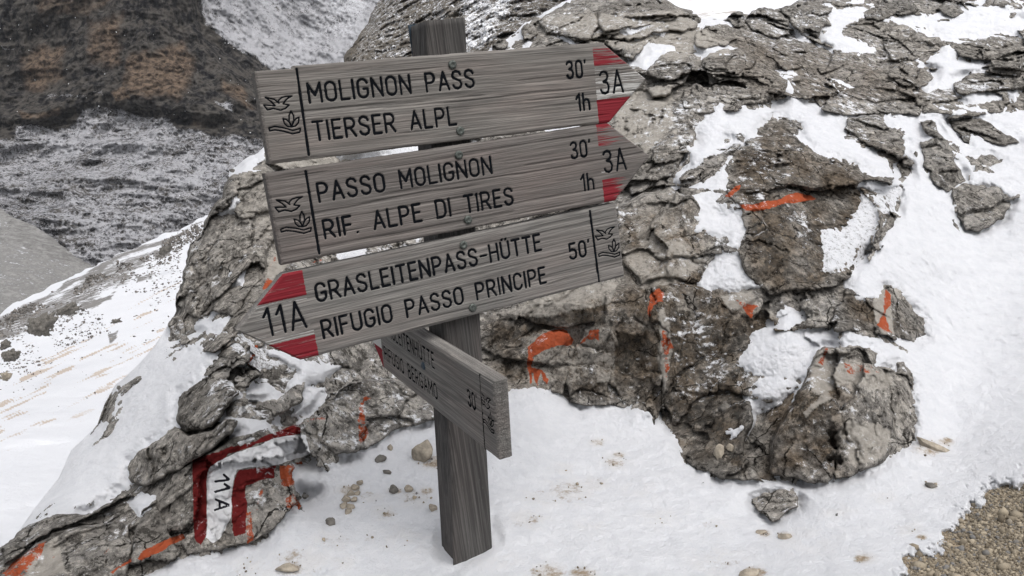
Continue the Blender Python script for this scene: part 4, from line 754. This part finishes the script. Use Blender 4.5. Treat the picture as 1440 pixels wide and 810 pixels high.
O2, X2, Y2, N2 = fr([-.3918, -.1122, 1.4009], [.8833, -.2046, .4218], [-.1286, -.9710, -.2017])
board('b2', 'second board, right arrow reading PASSO MOLIGNON and RIF. ALPE DI TIRES, paint mostly worn off', O2, X2, Y2, N2, .6665, .0922, 0, .152,
 text('PASSO MOLIGNON', .081, .4045, .0165, cap) + text('RIF. ALPE DI TIRES', .080, .4400, -.0460, cap) + text("30'", .577, .620, .0190, cap) + text('1h', .592, .619, -.0450, cap) + text('3A', .6485, .6985, -.0187, .0415) + [('engraved vertical line', [[(.0666,.0696),(.0651,-.0690)]])],
 f_(.0005, .0008), paint2, M_BOARD2, [(.3435,.0583),(.3438,-.0596)], seed=5)
O3, X3, Y3, N3 = fr([-.3698, .0498, 1.4348], [.8811, -.2199, .4186], [-.1425, -.9676, -.2083])
board('b3', 'lowest long board, left arrow reading GRASLEITENPASS-HÜTTE and RIFUGIO PASSO PRINCIPE with 11A tip', O3, X3, Y3, N3, .6674, 0, .0917, .150,
 text('GRASLEITENPASS-HÜTTE', .0480, .4860, .0165, cap) + text('RIFUGIO PASSO PRINCIPE', .0465, .4870, -.0480, cap) + text("50'", .5475, .5925, -.0155, cap) + text('11A', -.0455, .0205, -.0217, .0460, gap=.30) + [('engraved vertical line', [[(.6049,.0700),(.6057,-.0722)]])],
 f_(.604, .0), paint3, M_BOARD3, [(.3281,.0582),(.3268,-.0603)], seed=8)
X4 = np.array([.4575, .1804, -.8707]); X4 /= np.linalg.norm(X4); Y4 = np.cross(X4, e1); Y4 = -Y4 if Y4[1] > 0 else Y4; Y4 /= np.linalg.norm(Y4)
board('b4', 'short board jutting toward the viewer below the others, reading GRASLEITENHÜTTE and RIFUGIO BERGAMO', [-.2852, .1098, 1.8441], X4, Y4, -e1, .5674, 0, .080, .1394,
 text('GRASLEITENHÜTTE', .018, .3150, .0200, .030) + text('RIFUGIO BERGAMO', .018, .3155, -.0430, .030) + text("30'", .4600, .4960, -.0060, .030) + [('engraved vertical line', [[(.5160,.0660),(.5160,-.0680)]])],
 [[(a * .78 + .512, b * 1.0 + .006) for a, b in st] for st in EMB], paint4, M_BOARD3, [(.2600,.0100)], seed=11, shear=.106, thick=.0255)
# the square post: lofted section, worn front-left corner near the ground, slightly flared foot
cfront = float(np.array([-.4022, -.2752, 1.3728]) @ -N0) + .0262      # plane of the post's front face (distance along the viewing normal)
e2 = np.array([-.12764, -.97120, -.20120])
def pp(u, v, d): return e1 * u + e2 * v + (-N0) * (cfront + d)
def fmesh():
    V = []; rows = 110; rng = np.random.RandomState(4); DEP = .079; prof_n = 40
    vs = np.linspace(-.93, .1745, rows); 
    for i, v in enumerate(vs):
        ul = .5957 + (v - .1746) * .0956; ur = .6732 + (v - .1687) * .0955; low = sm(-v, .60, .86) * .0115; ur += sm(-v, .66, .9) * .002
        pts = []
        ch = .004
        corners = [(ul - low + ch, 0), (ur - ch, 0), (ur, ch), (ur, DEP - ch), (ur - ch, DEP), (ul + ch, DEP), (ul, DEP - ch), (ul, ch + low)]
        for a in range(8):
            (x0, y0), (x1, y1) = corners[a], corners[(a + 1) % 8]; nn = 1 if a % 2 else 9
            for q in range(nn): pts.append((x0 + (x1 - x0) * q / nn, y0 + (y1 - y0) * q / nn))
        for j, (x, y) in enumerate(pts):
            nz = .0011 * fbm(np.array([[x * 160, v * 7, y * 160]]), 3, 3)[0]; V.append(pp(x + nz, v, y + nz))
    m = len(pts); V = np.array(V); k = np.arange(m); fs = []
    for i in range(rows - 1): fs.append(np.stack([i * m + k, i * m + (k + 1) % m, (i + 1) * m + (k + 1) % m, (i + 1) * m + k], 1))
    top = (rows - 1) * m + k; c = V[top].mean(0) + e2 * .004; V = np.concatenate([V, [c]]); fs.append(np.stack([top, np.roll(top, -1), np.full(m, len(V) - 1)], 1)); 
    O = pp(.6, 0, .04); L = np.stack([(V - O) @ e1, (V - O) @ e2, (V - O) @ N0], 1); return O, L, fs
O5, L5, fs5 = fmesh(); frame_obj('post', mesh_np('post', L5, [np.concatenate(fs5[:-1]), fs5[-1]]), M_POST, O5, e1, e2, N0, post_root)
def box_me(name, lo, hi, bev=.001):
    import bmesh
    bm = bmesh.new(); bmesh.ops.create_cube(bm, size=1); 
    for v_ in bm.verts: v_.co = Vector([(lo[i] + hi[i]) / 2 + v_.co[i] * (hi[i] - lo[i]) for i in range(3)])
    bmesh.ops.bevel(bm, geom=bm.edges[:], offset=bev, segments=2, affect='EDGES'); me = bpy.data.meshes.new(name); bm.to_mesh(me); bm.free(); return me
PB = pp(.6000, .1746, .079); frame_obj('metal_plate', box_me('metal_plate', (-.007, -.10, -.005), (.044, .0045, -.001)), M_BLUE, PB, e1, e2, N0, post_root)['label'] = 'thin blue grey metal plate fixed behind the post top'
print('sign', time.time() - T0)

# ================================================================== STONES
import bmesh
def ico(n):
    bm = bmesh.new(); bmesh.ops.create_icosphere(bm, subdivisions=n, radius=1); V = np.array([v.co[:] for v in bm.verts]); Fc = np.array([[v.index for v in f.verts] for f in bm.faces]); bm.free(); return V, Fc
V3, F3 = ico(4); V0, F0 = ico(1)
def stone(label, x, y, wpx, hpx, seed, mat, group=None, tilt=0., name='stone', sink=.25, Z=None, cat='stone', rgh=.13):
    if Z is None: Z, _ = z_at(x, y)
    s = Z / F; v = V3.copy(); rg = np.random.RandomState(seed + 100); nn = rg.normal(size=(15, 3)); nn /= np.linalg.norm(nn, axis=1)[:, None]; dd = rg.uniform(.55, .95, 15)
    dn = np.maximum(v @ nn.T, 1e-3); v = v * np.minimum((dd / dn).min(1), 1.15)[:, None]; v = v * (1 + rgh * fbm(v * 2.6 + seed, seed, 5, .65)[:, None])
    v = v / np.abs(v).max(0) * np.array([wpx / 2 * s, hpx / 2 * s, min(wpx, hpx) * .5 * s]); c, si = math.cos(math.radians(tilt)), math.sin(math.radians(tilt)); v[:, :2] = v[:, :2] @ np.array([[c, si], [-si, c]]).T
    Wv, loc = recenter(to_world(at(x, y, Z - min(wpx, hpx) * .5 * s * (1 - 2 * sink)) + v)); me = mesh_np(name, Wv, [F3[:, ::-1]])
    o = link(name, me, mat, loc=loc, label=label, category=cat)
    if group: o['group'] = group
    return o
GS = 'loose stones lying in the snow round the post'
for a in [('pale tan stone with flat faces lying in the snow just left of the post', 598, 636, 38, 36, 1, M_STONE), ('small brown stone left of the pale tan stone', 549, 630, 9, 11, 2, M_STONE), ('round brownish stone half buried close beside the post', 608, 715, 14, 13, 3, M_STONE),
          ('dark little stone pair, left one, left of the post', 553, 690, 14, 17, 4, M_STONE_D), ('broken beige stone between the dark stone and the post', 574, 688, 15, 12, 5, M_STONE), ('flat grey brown pebble above the dark stone', 545, 664, 15, 6, 6, M_STONE_D), ('grey stone by the rock edge at upper left of the snow patch', 535, 645, 18, 12, 7, M_STONE_D),
          ('tan pebble on the open snow below the rounded outcrop foot', 1073, 748, 21, 8, 8, M_STONE), ('second tan pebble right of the first in the open snow', 1104, 754, 20, 10, 9, M_STONE), ('dark brown stone tip in the snow near the gravel', 1310, 683, 18, 12, 10, M_STONE_D),
          ('long tan rock sliver sticking out of the snow right of the big boulder', 1312, 628, 60, 16, 11, M_STONE, -28), ('grey stone wedged beside the left drift in the snow', 466, 735, 18, 14, 12, M_STONE_D), ('pale stone at the bottom edge of the snow right of the post', 1052, 806, 34, 14, 13, M_STONE),
          ('tan stone low in the snow bottom left', 406, 800, 40, 16, 14, M_STONE), ('small dark stone in the upper snow drift', 245, 505, 6, 9, 15, M_STONE_D), ('grey rounded stone set in a hollow of the brown outcrop', 1018, 574, 17, 17, 16, M_STONE_D), ('white flecked stone in the crevice at the foot of the outcrop', 1011, 636, 16, 24, 17, M_STONE), ('tiny beige stone beside the white flecked stone', 1027, 629, 12, 12, 18, M_STONE),
          ('dark round knob of stone in the snow gully at upper right', 1287, 217, 7, 9, 19, M_STONE_D)]:
    stone(a[0], a[1], a[2], a[3], a[4], a[5], a[6], GS, a[7] if len(a) > 7 else 0.)
rr = random.Random(5)
HL = ['upper right', 'upper left', 'middle left', 'middle right', 'topmost right', 'lower left edge', 'lower', 'lowest', 'central']
for k_, (x, y, ww, hh) in enumerate([(500,686,11,9),(492,694,12,9),(486,701,12,10),(497,703,10,8),(506,679,9,7),(484,711,11,9),(494,712,12,8),(489,719,10,9),(503,694,9,8)]):
    stone('%s small brown stone in the little heap left of the post' % HL[k_], x, y, ww * 1.15, hh * 1.2, 30 + k_, M_STONE, 'small stones in the heap left of the post')
for lab, x, y, w_, h_, s_, Z_, m_ in [('jagged dark rock outcrop on the far snow slope', 58, 458, 54, 36, 50, 16., M_STONE_D), ('grey brown rock on the far slope right of the dark outcrop', 98, 434, 36, 20, 51, 18., M_STONE_D), ('dark rock at the left edge of the far snow slope', 12, 500, 34, 20, 52, 12.5, M_STONE_D), ('small rock just above the left edge rock', 8, 484, 18, 14, 53, 13.5, M_STONE_D),
    ('round tan stone at the left edge of the snow slope', 10, 529, 22, 14, 54, 10.8, M_STONE), ('low grey rock beside the crag on the far slope', 232, 352, 30, 14, 55, 33., M_STONE_D), ('flat dark rock in the middle of the far slope', 163, 452, 20, 9, 56, 20., M_STONE_D)]:
    stone(lab, x, y, w_, h_, s_, m_, 'rocks on the far snow slope', 22., 'rock', .40, Z_, 'rock', .95)
# scattered small rocks near the ridge line of the left slope: past counting
def scatter(name, pts, mat, sizes, seed, **tags):
    rng = np.random.RandomState(seed); n = len(pts); M_ = len(V0); v = V0[None] * (1 + rng.uniform(-.45, .40, (n, M_, 1))); S = sizes[:, None, None] * rng.uniform(.55, 1.25, (n, 1, 3)); v = v * S
    an = rng.uniform(0, 6.28, n); c, s = np.cos(an), np.sin(an); x = v[..., 0] * c[:, None] - v[..., 1] * s[:, None]; y = v[..., 0] * s[:, None] + v[..., 1] * c[:, None]; v = np.stack([x, y, v[..., 2]], -1)
    V = (v + pts[:, None]).reshape(-1, 3); Fc = (F0[None] + (np.arange(n) * M_)[:, None, None]).reshape(-1, 3); me = mesh_np(name, V - pts.mean(0), [Fc], smooth=False)
    col = np.repeat(rng.uniform(0, 1, (n, 3)), M_, 0); attr(me, 'tone', col); return link(name, me, mat, loc=Vector(pts.mean(0).tolist()), **tags)
t = NT('gravel_stones'); q = t.attr('tone'); c = t.mix(q[0], (.13, .108, .080), (.38, .325, .245)); c = t.mix(t.step(q[1], .8, .95), c, (.17, .165, .16)); M_GRAV = t.done(c, .9, t.bump(t.noise(180, 4, .7), .001), .2)
t = NT('slope_stones'); q = t.attr('tone'); c = t.mix(q[0], (.06, .056, .052), (.24, .22, .20)); M_SST = t.done(c, .9, None, .2)
rng = np.random.RandomState(12); P_ = []; S_ = []
cand = np.stack([rng.uniform(1250, 1700, 90000), rng.uniform(650, 1000, 90000)], 1)
jj = np.clip(np.searchsorted(GX[0], cand[:, 0]), 0, GX.shape[1] - 1); ii = np.clip(np.searchsorted(GY[:, 0], cand[:, 1]), 0, GX.shape[0] - 1); d_ = gsn[ii, jj]
keep = (-60 * rng.uniform(0, 1, len(cand)) ** 3 + 4 < d_) & ((cand[:, 0] < 1480) | (rng.uniform(0, 1, len(cand)) < .4)); cand, zz = cand[keep], ZG[ii, jj][keep]
sz_ = (.0014 + .0070 * rng.beta(1., 7., len(cand))) * np.where(rng.uniform(0, 1, len(cand)) < .02, 2.6, 1)
pts = to_world(np.stack([(cand[:, 0] - 720) / F * zz, (cand[:, 1] - 405) / F * zz, zz], 1)) + np.outer(sz_ * .25, [0, 0, 1]); scatter('gravel', pts, M_GRAV, sz_, 5, kind='stuff'); print('gravel', len(pts))
cand = []; 
while len(cand) < 4200:
    x = rng.uniform(-60, 290); b = rng.exponential(26) if rng.uniform() < .75 else rng.uniform(0, 90); y = 448 - x * .475 + b + rng.normal(0, 2)
    if noise(np.array([[x / 22., y / 14., 0]]), 5)[0] > -.15: cand.append((x, y))
cand = np.array(cand); zz = tps([(-420,620,20),(0,445,33),(130,378,40),(262,320,46),(500,240,55),(0,560,15),(150,480,22),(250,430,26),(0,740,7.0),(150,600,12),(-400,880,4.5),(100,800,6),(500,600,13)], cand[:, 0], cand[:, 1])
pts = to_world(np.stack([(cand[:, 0] - 720) / F * zz, (cand[:, 1] - 405) / F * zz, zz], 1)); scatter('slope_stones', pts, M_SST, zz / F * (.5 + 2.6 * rng.beta(1, 3, len(zz))), 6, kind='stuff')
# crumbs of rock scattered on the ground snow
cand = np.stack([rng.uniform(200, 1400, 9000), rng.uniform(600, 820, 9000)], 1); jj = np.searchsorted(GX[0], cand[:, 0]); ii = np.clip(np.searchsorted(GY[:, 0], cand[:, 1]), 0, GX.shape[0] - 1)
kp = (SN[ii, jj] > 6) & (STONE[ii, jj, 0] > rng.uniform(.35, .95, 9000)); cand, zz = cand[kp], ZS[ii, jj][kp]; pts = to_world(np.stack([(cand[:, 0] - 720) / F * zz, (cand[:, 1] - 405) / F * zz, zz], 1))
scatter('rock_crumbs', pts, M_GRAV, zz / F * (.6 + 3. * rng.beta(1, 3, len(zz))), 7, kind='stuff'); print('crumbs', len(pts), time.time() - T0)

# ------------------------------------------------------------------ thin mountain haze
hm = bpy.data.materials.new('haze_air'); hm.use_nodes = True; hn = hm.node_tree.nodes; hn.clear(); ho = hn.new('ShaderNodeOutputMaterial'); hv = hn.new('ShaderNodeVolumePrincipled')
hv.inputs['Color'].default_value = (.86, .88, .92, 1); hv.inputs['Density'].default_value = .00016; hv.inputs['Anisotropy'].default_value = 0.; hm.node_tree.links.new(hv.outputs[0], ho.inputs['Volume'])
lo, hi = np.full(3, 1e9), np.full(3, -1e9)
for o in SC.objects:
    if o.type == 'MESH' and o.parent is None:
        for c_ in o.bound_box:
            w_ = np.array(o.location) + np.array(c_[:]); lo, hi = np.minimum(lo, w_), np.maximum(hi, w_)
link('haze', box_me('haze', lo - 1.5, hi + 1.5, .2), hm, kind='stuff')

# falling snowflakes, a few in the air
rng = np.random.RandomState(21); n_ = 110; fx, fy, fz = rng.uniform(-60, 1500, n_), rng.uniform(-60, 420, n_), rng.uniform(1.3, 3.9, n_); fx[:70] = rng.uniform(-20, 360, 70); fz[:70] = rng.uniform(2, 9, 70); fy[:70] = rng.uniform(-20, 300, 70)
pts = to_world(np.stack([(fx - 720) / F * fz, (fy - 405) / F * fz, fz], 1)); fm = mat_plain('snowflake', (.85, .86, .88), .8, var=.02)
scatter('falling_snow', pts, fm, fz / F * rng.uniform(.45, .85, n_), 22, kind='stuff')
